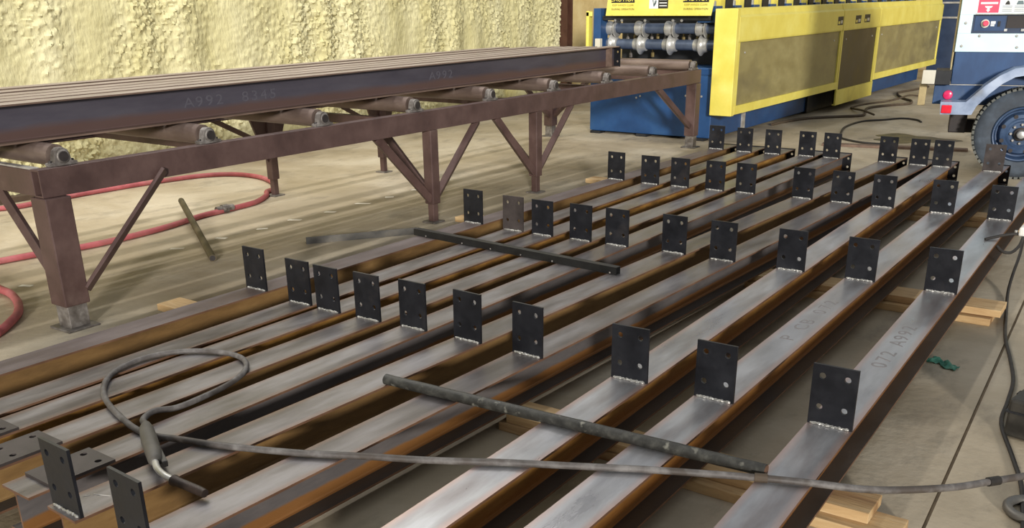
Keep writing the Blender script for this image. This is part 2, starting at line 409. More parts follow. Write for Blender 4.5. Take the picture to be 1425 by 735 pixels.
b = MB(); b.box(WX - 0.05, WX + 0.13, -3, 13.12, 0, 0.05); struct(b.build('baseboard_left', 'sill_dark', bevel=0.004), 'dark sill at the foot of the foam wall')
b = MB(); b.box(-9.0, 12, 24.6, 24.9, 0, 4.6); struct(b.build('wall_back', 'foam_tan'), 'tan foam wall at the far end')

# ------------------------------------------------------------------ plates with holes
def plate_mesh(name, w, h, t, holes, hr, mats, s=None):
    """plate standing on z=0, width along x, thickness along y"""
    s = s or hr * 1.5
    xs = sorted(set([-w / 2, w / 2] + [x + d for x, z in holes for d in (-s, s)]))
    zs = sorted(set([0, h] + [z + d for x, z in holes for d in (-s, s)]))
    b = MB()
    for sy in (-1, 1):
        y = sy * t / 2
        for i in range(len(xs) - 1):
            for j in range(len(zs) - 1):
                cx = (xs[i] + xs[i + 1]) / 2; cz = (zs[j] + zs[j + 1]) / 2
                hit = any(abs(cx - x) < s * 0.5 and abs(cz - z) < s * 0.5 for x, z in holes)
                if hit:
                    n = 16; ring = []; sq = []
                    for k in range(n):
                        a = 2 * math.pi * k / n; c, q = math.cos(a), math.sin(a); m = max(abs(c), abs(q))
                        ring.append((cx + hr * c, y, cz + hr * q)); sq.append((cx + s * c / m, y, cz + s * q / m))
                    b.add(sq + ring, [(k, (k + 1) % n, n + (k + 1) % n, n + k) for k in range(n)])
                    if sy == 1:
                        b.add(ring + [(p[0], -y, p[2]) for p in ring], [(k, (k + 1) % n, n + (k + 1) % n, n + k) for k in range(n)])
                else:
                    b.add([(xs[i], y, zs[j]), (xs[i + 1], y, zs[j]), (xs[i + 1], y, zs[j + 1]), (xs[i], y, zs[j + 1])], [(0, 1, 2, 3)])
    y = t / 2
    o = [(-w / 2, -y, 0), (w / 2, -y, 0), (w / 2, -y, h), (-w / 2, -y, h), (-w / 2, y, 0), (w / 2, y, 0), (w / 2, y, h), (-w / 2, y, h)]
    b.add(o, [(0, 1, 5, 4), (1, 2, 6, 5), (2, 3, 7, 6), (3, 0, 4, 7)])
    me = bpy.data.meshes.new(name); me.from_pydata(b.v, [], b.f)
    bm = bmesh.new(); bm.from_mesh(me); bmesh.ops.remove_doubles(bm, verts=bm.verts, dist=1e-5); bmesh.ops.recalc_face_normals(bm, faces=bm.faces); bm.to_mesh(me); bm.free()
    me.materials.append(MATS[mats]); return me
PW, PH, PT = 0.152, 0.217, 0.010
HOLES = [(-0.042, 0.066), (0.042, 0.066), (-0.042, 0.178), (0.042, 0.178)]
plate_me = plate_mesh('connection_plate', PW, PH, PT, HOLES, 0.0112, 'plate_black')
plate_worn_me = plate_mesh('connection_plate', PW, PH, PT, HOLES, 0.0112, 'plate_worn')
endplate_me = plate_mesh('end_plate', 0.166, 0.175, PT, [(-0.055, 0.05), (0.055, 0.05), (-0.055, 0.125), (0.055, 0.125)], 0.0112, 'plate_black')
def weld_mesh(seed):
    rnd = random.Random(seed); b = MB(); n = 22; pts = []; rad = []
    for i in range(n):
        pts.append((-0.066 + 0.132 * i / (n - 1), rnd.uniform(-0.0012, 0.0012), 0.003 + rnd.uniform(-0.001, 0.0015))); rad.append(0.0052 + rnd.uniform(-0.0016, 0.0018))
    rad[0] = rad[-1] = 0.003
    b.tube(pts, 0.005, 7, radii=rad); return b.mesh('weld_bead', 'weld', True)
welds = [weld_mesh(i) for i in range(4)]

# ------------------------------------------------------------------ wide-flange beam mesh, length along y, resting on z=0
def ibeam(name, y0, y1, bf, d, tf, tw, mats, fil=0.009):
    """material slots: 0 top, 1 flange edges, 2 web, 3 bottom flange top/underside"""
    h = bf / 2; w = tw / 2
    prof = [(-h, 0), (h, 0), (h, tf), (w + fil, tf), (w + fil * 0.3, tf + fil * 0.3), (w, tf + fil),
            (w, d - tf - fil), (w + fil * 0.3, d - tf - fil * 0.3), (w + fil, d - tf), (h, d - tf), (h, d), (-h, d), (-h, d - tf),
            (-w - fil, d - tf), (-w - fil * 0.3, d - tf - fil * 0.3), (-w, d - tf - fil), (-w, tf + fil), (-w - fil * 0.3, tf + fil * 0.3), (-w - fil, tf), (-h, tf)]
    side = [3, 1, 3, 2, 2, 2, 2, 2, 3, 1, 0, 1, 3, 2, 2, 2, 2, 2, 3, 1]
    b = MB(); n = 12
    for k in range(n + 1):
        y = y0 + (y1 - y0) * k / n
        b.v += [(p[0], y, p[1]) for p in prof]
    m = len(prof)
    for k in range(n):
        for i in range(m):
            j = (i + 1) % m
            b.f.append((k * m + i, k * m + j, (k + 1) * m + j, (k + 1) * m + i)); b.m.append(side[i])
    for base in (0, n * m):
        for q in ([0, 1, 2, 3, 18, 19], [3, 4, 5, 16, 17, 18], [5, 6, 15, 16], [6, 7, 8, 13, 14, 15], [8, 9, 10, 11, 12, 13]):
            b.f.append(tuple(base + i for i in q)); b.m.append(1)
    return b.mesh(name, mats)

D6 = 0.155                      # beam depth
BT = 0.076                      # top of the timber the beams lie on
ROWS = {  # beam: list of (x, y) of the upright plates, slope dx/dy, web material, description
 'A': ([(-.835, 3.009), (-.898, 4.854), (-.961, 6.729)], -.0339, 'web_gold', 'rightmost steel I-beam of the floor row, stamped 072 A992 on its flange'),
 'B': ([(-1.261, 3.010), (-1.285, 4.859), (-1.320, 6.745), (-1.348, 8.608)], -.0159, 'web_gold', 'second steel I-beam from the right in the floor row, golden rust on its web'),
 'C': ([(-1.604, 3.005), (-1.651, 4.854), (-1.704, 6.740), (-1.745, 8.647)], -.0253, 'web_gold', 'third steel I-beam from the right, under the right half of the grey round bar'),
 'D': ([(-2.086, 3.017), (-2.034, 4.846), (-1.990, 6.749), (-1.930, 8.637)], .0274, 'web_grey', 'fourth steel I-beam from the right, grey web with an orange rust strip'),
 'E': ([(-2.403, 3.022), (-2.332, 4.851), (-2.271, 6.755), (-2.192, 8.659)], .0368, 'web_brown', 'fifth steel I-beam from the right, chalk marks by the plate at its near end'),
 'F': ([(-2.705, 3.018), (-2.692, 4.830), (-2.688, 6.727), (-2.673, 8.643)], .0054, 'web_grey', 'fifth steel I-beam from the left, a loose plate lying flat on its near end'),
 'G': ([(-2.969, 3.001), (-2.934, 4.825), (-2.921, 6.710), (-2.901, 8.641)], .0115, 'web_brown', 'fourth steel I-beam from the left in the floor row'),
 'H': ([(-3.215, 2.993), (-3.201, 4.813), (-3.214, 6.703), (-3.201, 8.607)], .0016, 'web_gold', 'third steel I-beam from the left in the floor row'),
 'I': ([(-3.422, 3.002), (-3.423, 4.818), (-3.456, 6.690), (-3.477, 8.599)], -.0106, 'web_gold', 'second steel I-beam from the left, one of its plates worn brown'),
 'J': ([(-3.801, 3.049), (-3.760, 4.856), (-3.768, 6.721), (-3.779, 8.630)], .0030, 'web_brown', 'leftmost steel I-beam of the floor row, dull brown flange, nearest the roller table'),
}
Y0, Y1 = 1.19, 8.97
body_cache = {}
wi = 0
BEAM = {}
for k, (rows, sl, web, lab) in ROWS.items():
    xm = sum(r[0] for r in rows) / len(rows); ym = sum(r[1] for r in rows) / len(rows)
    t = thing('steel_girder', lab, 'beam', (xm, ym, BT), -math.atan(sl), 'plated steel beams laid out on the floor'); BEAM[k] = (xm, ym, sl)
    top = 'mill_scale_dull' if k == 'J' else 'mill_scale_dimmed' if k in 'DEFGHI' else 'mill_scale'
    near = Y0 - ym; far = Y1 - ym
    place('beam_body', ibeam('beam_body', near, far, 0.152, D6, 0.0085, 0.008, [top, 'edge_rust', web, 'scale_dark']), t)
    rr = [r[1] for r in rows]
    if len(rr) == 3: rr.append(8.62)
    if k in 'DE': rr.append(1.213)
    for y in rr:
        worn = (k == 'I' and abs(y - 4.818) < .01) or (k == 'B' and y > 8)
        p = place('connection_plate', plate_worn_me if worn else plate_me, t, (0, y - ym, D6), rot=(R(random.uniform(-1, 1)), 0, R(random.uniform(-1.5, 1.5))))
        if worn: p['label'] = 'brown worn four-hole plate'
        w = place('weld_bead', welds[wi % 4], p, (0, -PT / 2 - 0.001, 0)); wi += 1
    place('end_plate', endplate_me, t, (0, far + PT / 2 + 0.0005, -0.014))
    if k == 'A':
        stamp(t, '072 A992', 0.085, 'stamp_ink', (0.0, 3.95 - ym, D6 + 0.0002), (0, 1, 0), (0, 0, R(90)), 0.075, 'grey stencilled character')
    if k == 'B':
        stamp(t, 'P CB 072', 0.085, 'stamp_ink', (0.0, 4.10 - ym, D6 + 0.0002), (0, 1, 0), (0, 0, R(90)), 0.085, 'grey stencilled character')
    if k == 'E':
        b = MB()
        for (x0, y0, x1, y1) in ((-.03, 1.31, .02, 1.335), (-.035, 1.30, -.045, 1.285), (.01, 1.385, .02, 1.40), (.02, 1.40, .012, 1.415), (.012, 1.415, .024, 1.43)):
            b.bar((x0, y0 - ym, D6 + .0006), (x1, y1 - ym, D6 + .0006), 0.0025, 0.001)
        b.build('chalk_mark', 'chalk', t, label='white chalk scribble')
def beam_x(k, y): return BEAM[k][0] + (y - BEAM[k][1]) * BEAM[k][2]

# loose plates lying flat near the left ends of the beams
for k, y, lab in (('F', 1.372, 'loose four-hole steel plate lying flat behind the upright end plate'),
                  ('G', 1.352, 'loose four-hole steel plate lying flat, middle one at the lower left'),
                  ('H', 1.330, 'loose four-hole steel plate lying flat, cut off by the left photo edge')):
    o = place('loose_plate', plate_worn_me, None, (beam_x(k, y), y - PH / 2, BT + D6 + PT / 2 + 0.0005), rot=(R(-90), 0, R(random.uniform(-1.5, 1.5))))
    tag(o, lab, 'steel plate', 'loose plates on the beam ends')

# ------------------------------------------------------------------ timber under the beams
def board(label, x0, x1, yc, w, z0, th=0.0372, ang=0.0, seed=0):
    b = MB(); L = x1 - x0; rnd = random.Random(seed); n = 10
    prof = []
    for i in range(n + 1):
        x = -L / 2 + L * i / n; dy = rnd.uniform(-.0015, .0015)
        prof.append([(x, -w / 2 + dy, 0), (x, w / 2 + dy, 0), (x, w / 2 + dy, th), (x, -w / 2 + dy, th)])
    b.v = [p for r in prof for p in r]
    for i in range(n):
        for q in range(4): b.f.append((i * 4 + q, i * 4 + (q + 1) % 4, (i + 1) * 4 + (q + 1) % 4, (i + 1) * 4 + q)); b.m.append(0)
    b.f += [(3, 2, 1, 0), (n * 4, n * 4 + 1, n * 4 + 2, n * 4 + 3)]; b.m += [0, 0]
    o = b.build('timber_board', 'wood', bevel=0.002, loc=((x0 + x1) / 2, yc, z0 + 0.0003)); o.rotation_euler = (0, 0, ang)
    return tag(o, label, 'board', 'timber boards under the beams')
board('upper timber board under the right beams, nearest the photo bottom edge', -2.02, -0.615, 2.845, 0.15, 0.038, seed=1)
board('lower timber board sticking out farthest at the bottom right', -1.30, -0.515, 2.80, 0.15, 0.0, seed=2)
board('lower timber board under the third and fourth beams from the right, in the nearest row', -2.05, -1.36, 2.83, 0.14, 0.0, seed=3)
board('splintered upper timber board under the right beams beside the black cord', -2.02, -0.665, 5.30, 0.19, 0.038, ang=R(1.5), seed=4)
board('lower timber board of the middle right stack beside the black cord', -2.02, -0.70, 5.25, 0.17, 0.0, ang=R(0.5), seed=5)
board('upper timber board under the right beams, in the row nearest the trailer', -2.1, -0.86, 7.62, 0.18, 0.038, seed=6)
board('lower timber board under the right beams, in the row nearest the trailer', -2.1, -0.90, 7.58, 0.16, 0.0, seed=7)
for y, nm, s in ((2.98, 'nearest', 10), (5.58, 'middle', 12), (7.46, 'farthest', 14)):
    board('upper timber board sticking out left of the leftmost beam, %s row' % nm, -4.46, -2.24, y, 0.15, 0.038, seed=s)
    board('lower timber board under the left beams, %s row' % nm, -4.42, -2.28, y + 0.01, 0.15, 0.0, seed=s + 1)

# ------------------------------------------------------------------ roller table
TX0, TX1 = -6.58, -4.70          # leg lines
RT = thing('roller_table', 'brown painted steel roller table carrying rusty beams along the foam wall', 'roller table', ((TX0 + TX1) / 2, 6.3, 0))
ox, oy = (TX0 + TX1) / 2, 6.3
def T(x, y): return (x - ox, y - oy)
def tbox(b, x0, x1, y0, y1, z0, z1, mi=0): return b.box(x0 - ox, x1 - ox, y0 - oy, y1 - oy, z0, z1, mi)
RY0, RY1 = 2.50, 10.14
ZR = 0.835
for x, nm in ((TX1, 'front_rail'), (TX0, 'back_rail')):
    # channel section rail, web outward
    b = MB(); s = 1 if x == TX1 else -1; h = 0.14
    prof = [(0, 0), (0.075, 0), (0.075, h), (0, h), (0, h - 0.010), (0.066, h - 0.010), (0.066, 0.010), (0, 0.010)]
    b.prism([(x - ox + s * (p[0] - 0.035), ZR - h + p[1]) for p in prof], 1, RY0 - oy, RY1 - oy)
    b.build(nm, 'primer_brown', RT, bevel=0.002)
for y in (RY0, RY1 - 0.07):
    b = MB(); tbox(b, TX0 + 0.03, TX1 - 0.03, y, y + 0.07, ZR - 0.135, ZR - 0.004); er_ = b.build('end_rail', 'primer_brown', RT, bevel=0.003)
    b = MB(); tbox(b, TX0 + 0.03, TX1 - 0.03, y + 0.005, y + 0.045, ZR - 0.0038, ZR + 0.004); b.build('glint_strip', 'galv', er_)  # bright reflection along the rail top, modelled as a pale strip
for y in (4.0, 5.5, 7.1, 8.6):
    b = MB(); tbox(b, TX0 + 0.03, TX1 - 0.03, y - 0.03, y + 0.03, ZR - 0.135, ZR - 0.07); b.build('cross_member', 'primer_brown', RT)

roller = MB(); hw = 0.90
roller.lathe([(0.056, -hw + 0.012), (0.056, hw - 0.012)], (0, 0, 0), (1, 0, 0), 24)
roller.lathe([(0.020, -hw - 0.03), (0.020, hw + 0.03)], (0, 0, 0), (1, 0, 0), 12)
roller_me = roller.mesh('roller', 'roller_steel', True)
bb = MB()
poly = [(-0.075, -0.045), (0.075, -0.045), (0.075, -0.030), (0.045, -0.026), (0.040, 0.006), (0.030, 0.030), (0.012, 0.042), (-0.012, 0.042), (-0.030, 0.030), (-0.040, 0.006), (-0.045, -0.026), (-0.075, -0.030)]
bb.prism(poly, 0, -0.022, 0.022, 0)
bb.lathe([(0.034, 0.0), (0.034, 0.028), (0.030, 0.031)], (0.0, 0, 0), (1, 0, 0), 18, 0)
bb.lathe([(0.026, 0.0), (0.026, 0.034)], (0.0, 0, 0), (1, 0, 0), 14, 1)
for s in (-1, 1): bb.lathe([(0.009, 0), (0.009, 0.012)], (0, 0.060 * s, -0.031), (0, 0, 1), 6, 1)
bearing_me = bb.mesh('bearing_block', ['cast_grey', 'bore_dark'], False)
RYS = [2.66, 3.57, 4.48, 5.40, 6.32, 7.25, 8.17, 9.10, 10.05]
for y in RYS:
    r_ = place('roller', roller_me, RT, (T(0, y)[0] + (TX0 + TX1) / 2, y - oy, 0.8815)); r_.location.x = 0
    for s in (-1, 1):
        place('bearing_block', bearing_me, r_, (s * (hw + 0.025), 0, 0), rot=(0, 0, 0 if s > 0 else math.pi))

def leg(x, y, w, inner, braces, zt=ZR - 0.141):
    b = MB(); tbox(b, x - w / 2, x + w / 2, y - w / 2, y + w / 2, 0.145 if inner else 0.13, zt)
    lg = b.build('leg', 'primer_brown', RT, bevel=0.006)
    iw = inner or w * 0.8
    b = MB(); tbox(b, x - iw / 2, x + iw / 2, y - iw / 2, y + iw / 2, 0.01, 0.16)
    b.build('inner_post', 'primer_brown' if inner else 'cast_grey', lg, bevel=0.004)
    b = MB(); fw = iw * 0.5 + 0.035; tbox(b, x - fw, x + fw, y - fw, y + fw, 0.0, 0.012); b.build('foot_plate', 'cast_grey', lg, bevel=0.003)
    return lg
def brace(x0, y0, z0, x1, y1, z1, w=0.05, th=0.05):
    b = MB(); b.bar((x0 - ox, y0 - oy, z0), (x1 - ox, y1 - oy, z1), w, th, up=(0.3, 0.3, 1)); b.build('brace', 'primer_brown', RT, bevel=0.003)
leg(TX1, 2.56, 0.14, None, ())
leg(TX1, 5.54, 0.085, 0.055, ())
leg(TX1, 6.94, 0.085, 0.055, ())
leg(TX1, 10.05, 0.12, None, ())
leg(TX0, 2.56, 0.14, None, ())
leg(TX0, 5.62, 0.075, 0.05, ())
leg(TX0, 7.03, 0.075, 0.05, ())
leg(TX0, 10.05, 0.12, None, ())
brace(TX1 + .06, 3.20, .74, TX1 + .06, 2.63, .20, .022, .05)
brace(TX1 - .52, 2.56, .71, TX1 - .06, 2.56, .21, .03, .05)
for yc in (5.54, 6.94):
    brace(TX1, yc - .58, .70, TX1, yc - .03, .18, .05, .055)
    brace(TX1, yc + .58, .70, TX1, yc + .03, .18, .05, .055)
    brace(TX1 - .52, yc, .70, TX1 - .03, yc, .22, .05, .05)
brace(TX1, 9.20, .70, TX1, 9.99, .24, .05, .05)
brace(TX1 - .55, 10.05, .70, TX1 - .05, 10.05, .24, .05, .05)
for yc in (5.62, 7.03):     # back legs carry gusset plates under the rail
    b = MB(); b.prism([(yc - .21 - oy, .695), (yc + .21 - oy, .695), (yc + .05 - oy, .30), (yc - .05 - oy, .30)], 0, TX0 - .01 - ox, TX0 + .01 - ox)
    b.build('gusset', 'primer_brown', RT)
    brace(TX0, yc - .6, .72, TX0, yc - .2, .52, .04, .04)
brace(TX0, 9.4, .70, TX0, 10.0, .25, .05, .05)
brace(TX0 + .55, 10.05, .70, TX0 + .05, 10.05, .25, .05, .05)
brace(TX0, 3.2, .70, TX0, 2.64, .25, .05, .05)

# rusty stock beams lying on the rollers
ZB = 0.8815 + 0.056 + 0.0008
stock = [(-4.975, 1.6, 8.74, 'front stock beam on the roller table, its bluish web facing the floor beams'),
         (-5.158, 1.6, 8.62, 'second stock beam from the front on the roller table'),
         (-5.320, 1.6, 8.55, 'third stock beam from the front on the roller table'),
         (-5.484, 1.6, 8.50, 'fourth stock beam from the front on the roller table'),
         (-5.700, 1.6, 8.35, 'second stock beam from the foam wall on the roller table'),
         (-5.930, 1.6, 8.20, 'stock beam nearest the foam wall on the roller table')]
for i, (x, y0, y1, lab) in enumerate(stock):
    t = thing('stock_girder', lab, 'beam', (x, 5.2, ZB), 0, 'stock beams on the roller table')
    place('beam_body', ibeam('beam_body', y0 - 5.2, y1 - 5.2, 0.130, 0.195, 0.009, 0.008, ['stock_top', 'stock_edge', 'stock_web', 'stock_edge']), t)
    if i == 0:
        place('end_plate', plate_mesh('end_plate', 0.150, 0.190, 0.010, [(-0.045, 0.05), (0.045, 0.05), (-0.045, 0.14), (0.045, 0.14)], 0.011, 'plate_black'), t, (0, y1 - 5.2 + 0.006, 0.002))
        b = MB(); b.box(0.005, 0.070, y1 - 5.2 - 0.16, y1 - 5.2 - 0.15, 0.011, 0.184); b.build('stiffener', 'stock_edge', t)
        for (yy, tx) in ((3.775, 'A992'), (4.20, '8345'), (6.03, 'A992')):
            stamp(t, tx, 0.085, 'stock_ink', (0.0046, yy - 5.2, 0.10), (0, 1, 0), (R(90), 0, R(90)), 0.075, 'faint smudged character')

# ------------------------------------------------------------------ roll forming machine
MX0, MX1, MY0, MY1 = -6.35, -4.72, 10.60, 20.0
RM = thing('roll_forming_machine', 'long blue and yellow roll forming machine behind the roller table', 'machine', (-5.5, 10.6, 0))
def mb(x0, x1, y0, y1, z0, z1, name, mt, bevel=0.004, b=None, label=None):
    b = b or MB(); b.box(x0 + 5.5, x1 + 5.5, y0 - 10.6, y1 - 10.6, z0, z1); return b.build(name, mt, RM, bevel=bevel, label=label)
base = mb(MX0, MX1, MY0, MY1, 0.03, 0.815, 'base', 'blue_paint', 0.008)
def sub(parent, name, mt, fn, smooth=False, bevel=0, label=None):
    b = MB(); fn(b); return b.build(name, mt, parent, smooth=smooth, bevel=bevel, label=label)
for x in (-6.25, -5.6, -4.85):
    sub(base, 'levelling_foot', 'black_metal', lambda b: b.box(x + 5.43, x + 5.57, -0.04, 0.10, 0, 0.03))
for (x, z) in ((-4.98, .62), (-4.88, .62), (-5.05, .50), (-4.95, .50), (-4.85, .50), (-5.65, .47), (-5.70, .45)):
    sub(base, 'bolt', 'chrome', lambda b: b.lathe([(0.012, 0), (0.012, 0.008), (0.004, 0.010)], (x + 5.5, 0.0, z), (0, -1, 0), 8))
sub(base, 'lip', 'blue_paint', lambda b: b.box(MX0 + 5.5, MX1 + 5.5, -0.012, 0.0, 0.74, 0.80))
sub(base, 'skid', 'galv', lambda b: b.box(MX1 + 5.5 + .002, MX1 + 5.52, 0.90, 0.99, 0.02, 0.33))
sub(base, 'skid', 'black_metal', lambda b: b.box(MX1 + 5.5 + .002, MX1 + 5.53, 3.2, 5.4, 0.02, 0.36))
# end frame
mb(-6.30, -6.20, 10.56, 10.74, 0.815, 1.46, 'upright', 'blue_paint')
mb(-6.38, -6.34, 10.52, 10.60, 0.93, 1.43, 'edge_guard', 'yellow_paint')
mb(-6.38, -6.30, 10.52, 10.545, 1.37, 1.42, 'edge_guard', 'yellow_paint')
hb = mb(-6.20, -4.80, 10.60, 10.70, 1.325, 1.375, 'cross_head', 'black_metal')
for x in (-6.02, -5.93, -5.62, -5.26, -5.15):
    sub(hb, 'bolt', 'chrome', lambda b: b.lathe([(0.016, 0), (0.016, 0.012), (0.006, 0.016)], (x + 5.5, 0.0, 1.325), (0, -1, -0.4), 8))
# shafts and forming rolls, several stations deep
XR = [-6.17, -5.775, -5.38, -4.985]
up = MB(); up.lathe([(0.046, -0.03), (0.082, -0.02), (0.086, 0.0), (0.072, 0.05), (0.066, 0.088), (0.104, 0.092), (0.104, 0.108), (0.046, 0.111)], (0, 0, 0), (1, 0, 0), 28)
up_me = up.mesh('forming_roll', 'chrome', True)
lo = MB(); lo.lathe([(0.044, -0.09), (0.066, -0.088), (0.070, -0.05), (0.080, -0.035), (0.092, -0.02), (0.118, 0.0), (0.092, 0.02), (0.082, 0.04), (0.076, 0.075), (0.064, 0.085), (0.044, 0.088)], (0, 0, 0), (1, 0, 0), 28)
lo_me = lo.mesh('forming_roll', 'chrome', True)
for st in range(1):
    y = 0.17 + st * 0.48
    for z, me, dx in ((1.232, up_me, -0.02), (1.052, lo_me, 0.02)):
        b = MB(); b.lathe([(0.059, 0), (0.059, 1.46)], (-6.20 + 5.5, y, z), (1, 0, 0), 20)
        sh = b.build('roll_shaft', 'blue_shaft', RM, smooth=True)
        for x in XR: place('forming_roll', me, sh, (x + 5.5 + dx, y, z))
    if st:
        mb(-6.30, -6.20, 10.6 + y - .09, 10.6 + y + .09, 0.815, 1.46, 'upright', 'blue_paint')
mb(-6.20, -4.72, 11.10, 11.14, 0.815, 1.46, 'shade_backing', 'black_metal')  # black sheet added for the shaded depth behind the first rolls
for i, (x, z) in enumerate(((-6.03, 1.11), (-5.93, 1.13), (-5.70, 1.12), (-5.62, 1.15), (-5.52, 1.11), (-5.28, 1.12), (-5.20, 1.14), (-5.10, 1.12), (-5.98, .93), (-5.68, .94))):
    b = MB(); b.lathe([(0.022, 0), (0.022, 0.05), (0.012, 0.055), (0.012, 0.09)], (x + 5.5, 0.34, z - .04), (0, 0, 1), 10); b.build('adjuster_nut', 'brass' if i % 2 else 'cast_grey', RM)
mb(-6.24, -6.17, 10.50, 10.56, 0.99, 1.12, 'guide_block', 'cream_sheet')
# yellow sign panel above the rolls
sp_ = MB(); sp_.prism([(-6.09 + 5.5, 1.377), (-4.745 + 5.5, 1.377), (-4.66 + 5.5, 1.80), (-6.03 + 5.5, 1.80)], 1, -0.115, -0.10)
sign = sp_.build('sign_panel', 'yellow_paint', RM, bevel=0.003, label='yellow warning sign panel')
for i in range(5):
    sub(sign, 'rivet', 'yellow_paint', lambda b: b.lathe([(0.010, 0), (0.006, 0.006)], (-0.5 + i * 0.28, -0.115, 1.393), (0, -1, 0), 8))
yf = -0.1158
def decal(parent, name, mt, x0, x1, z0, z1, y=yf):
    return sub(parent, name, mt, lambda b: b.box(x0 + 5.5, x1 + 5.5, y, y + 0.0008, z0, z1))
for (xa, xb) in ((-6.015, -5.705), (-5.09, -4.775)):
    decal(sign, 'sign_header', 'black_print', xa, xb, 1.518, 1.60)
    xm = (xa + xb) / 2 + 5.5
    place('lettering', text_mesh('lettering', 'CAUTION', 0.075, 'yellow_paint'), sign, (xm, yf - .001, 1.557), rot=(R(90), 0, 0))
    place('lettering', text_mesh('lettering', 'KEEP HANDS CLEAR', 0.030, 'olive_print'), sign, (xm, yf, 1.492), rot=(R(90), 0, 0))
    place('lettering', text_mesh('lettering', 'DURING OPERATION', 0.030, 'black_print'), sign, (xm, yf, 1.448), rot=(R(90), 0, 0))
decal(sign, 'pictogram_panel', 'white_print', -5.515, -5.400, 1.455, 1.60)
b = MB(); b.prism([(-5.49 + 5.5, 1.60), (-5.47 + 5.5, 1.60), (-5.455 + 5.5, 1.50), (-5.425 + 5.5, 1.515), (-5.42 + 5.5, 1.54), (-5.44 + 5.5, 1.545), (-5.45 + 5.5, 1.475), (-5.46 + 5.5, 1.475), (-5.468 + 5.5, 1.52)], 1, yf - .001, yf)
b.build('pictogram', 'grey_print', sign)
decal(sign, 'text_panel', 'black_print', -5.40, -5.275, 1.455, 1.60)
for z in (1.48, 1.51, 1.545, 1.575): decal(sign, 'text_line', 'white_print', -5.385, -5.29, z, z + 0.009, yf - .0008)
# guards along the right side
GX = -4.42
fg = mb(-4.685, GX, 10.47, 10.55, 0.31, 1.45, 'front_guard', 'yellow_paint', 0.006, label='bright yellow end guard')
cuts = [(10.552, 14.18), (14.20, 15.96), (15.98, 20.0)]
for i, (a, c) in enumerate(cuts):
    b = MB(); b.prism([(-4.70 + 5.5, 1.10), (GX + 5.5 - .004, 1.10), (GX + 5.5, 1.12), (GX + 5.5, 1.36), (GX + 5.5 - .03, 1.385), (GX + 5.5 - .045, 1.45), (-4.70 + 5.5, 1.45)], 1, a - 10.6, c - 10.6)
    b.build('upper_cover', 'yellow_paint', RM, bevel=0.003)
    zb = 0.09 if i == 1 else 0.32
    b = MB(); b.box(-4.47 + 5.5, -4.445 + 5.5, a - 10.6, c - 10.6, zb + 0.02, 1.098)
    pn = b.build('side_panel', 'door_shaded' if i == 1 else 'yellow_grimy', RM, label='door panel darkened by a painted shadow' if i == 1 else 'olive grimy guard panel')
    zt = 0.30 if i == 1 else 0.415
    sub(pn, 'bottom_rail', 'yellow_paint', lambda q: q.box(-4.47 + 5.5, GX + 5.5, a - 10.6, c - 10.6, zb, zt), bevel=0.003)
    for ye in ((a, a + 0.06), (c - 0.05, c)):
        sub(pn, 'stile', 'yellow_paint', lambda q: q.box(-4.47 + 5.5, GX + 5.5 - .006, ye[0] - 10.6, ye[1] - 10.6, zt, 1.098), bevel=0.002)
    for yb in ((a + 0.25, c - 0.25)):
        sub(pn, 'panel_bolt', 'chrome', lambda q: q.lathe([(0.014, 0), (0.010, 0.008)], (-4.445 + 5.5, yb - 10.6, 0.98), (1, 0, 0), 8))
for (ya, yb, za, zb_) in ((13.93, 14.16, 1.18, 1.29), (14.72, 14.98, 1.18, 1.29), (15.15, 15.42, 1.185, 1.295)):
    dp = sub(RM, 'warning_decal', 'black_print', lambda q: q.box(GX + 5.5, GX + 5.5008, ya - 10.6, yb - 10.6, za, zb_))
    sub(dp, 'decal_field', 'cream_sheet', lambda q: q.box(GX + 5.5008, GX + 5.5014, ya + .13 - 10.6, yb - .03 - 10.6, za + .02, zb_ - .05))
    sub(dp, 'decal_field', 'yellow_paint', lambda q: q.box(GX + 5.5008, GX + 5.5014, ya + .02 - 10.6, ya + .10 - 10.6, za + .015, za + .05))
# bearing housings on top of the stands, seen above the guards
for k in range(16):
    y = 10.74 + k * 0.55
    hs = mb(-4.98, -4.76, y - .09, y + .09, 1.30, 1.475, 'bearing_housing', 'blue_paint', 0.006)
    sub(hs, 'cap', 'yellow_paint', lambda q: q.box(-4.97 + 5.5, -4.80 + 5.5, y + .12 - 10.6, y + .24 - 10.6, 1.40, 1.62))
    sub(hs, 'spacer_block', 'black_metal', lambda q: q.box(-4.97 + 5.5, -4.78 + 5.5, y + .25 - 10.6, y + .42 - 10.6, 1.38, 1.54))
    sub(hs, 'adjust_screw', 'chrome', lambda q: q.lathe([(0.045, 0), (0.045, 0.05), (0.026, 0.06), (0.026, 0.16)], (-4.85 + 5.5, y - 10.6, 1.475), (0, 0, 1), 12), smooth=True)
mb(-4.96, -4.72, 11.15, 19.9, 0.815, 1.30, 'stand_side', 'black_metal')
# dark control cabinet at the far end
CB = thing('control_cabinet', 'dark navy cabinet standing at the far end of the yellow machine', 'cabinet', (-4.1, 20.6, 0))
sub(CB, 'cabinet_body', 'navy_dark', lambda q: q.box(-0.55, 0.45, -0.3, 0.5, 0.10, 1.9), bevel=0.01)
sub(CB, 'plinth', 'black_metal', lambda q: q.box(-0.5, 0.4, -0.25, 0.45, 0, 0.10))
for z in (1.12, 1.38): sub(CB, 'trim_strip', 'galv', lambda q: q.box(-0.56, 0.46, -0.32, -0.30, z, z + 0.03))

# ------------------------------------------------------------------ trailer-mounted generator
TA = R(12)
TR = thing('generator_trailer', 'white and navy generator on a single-axle trailer, cut off by the right photo edge', 'trailer', (-1.337, 9.701, 0), TA)
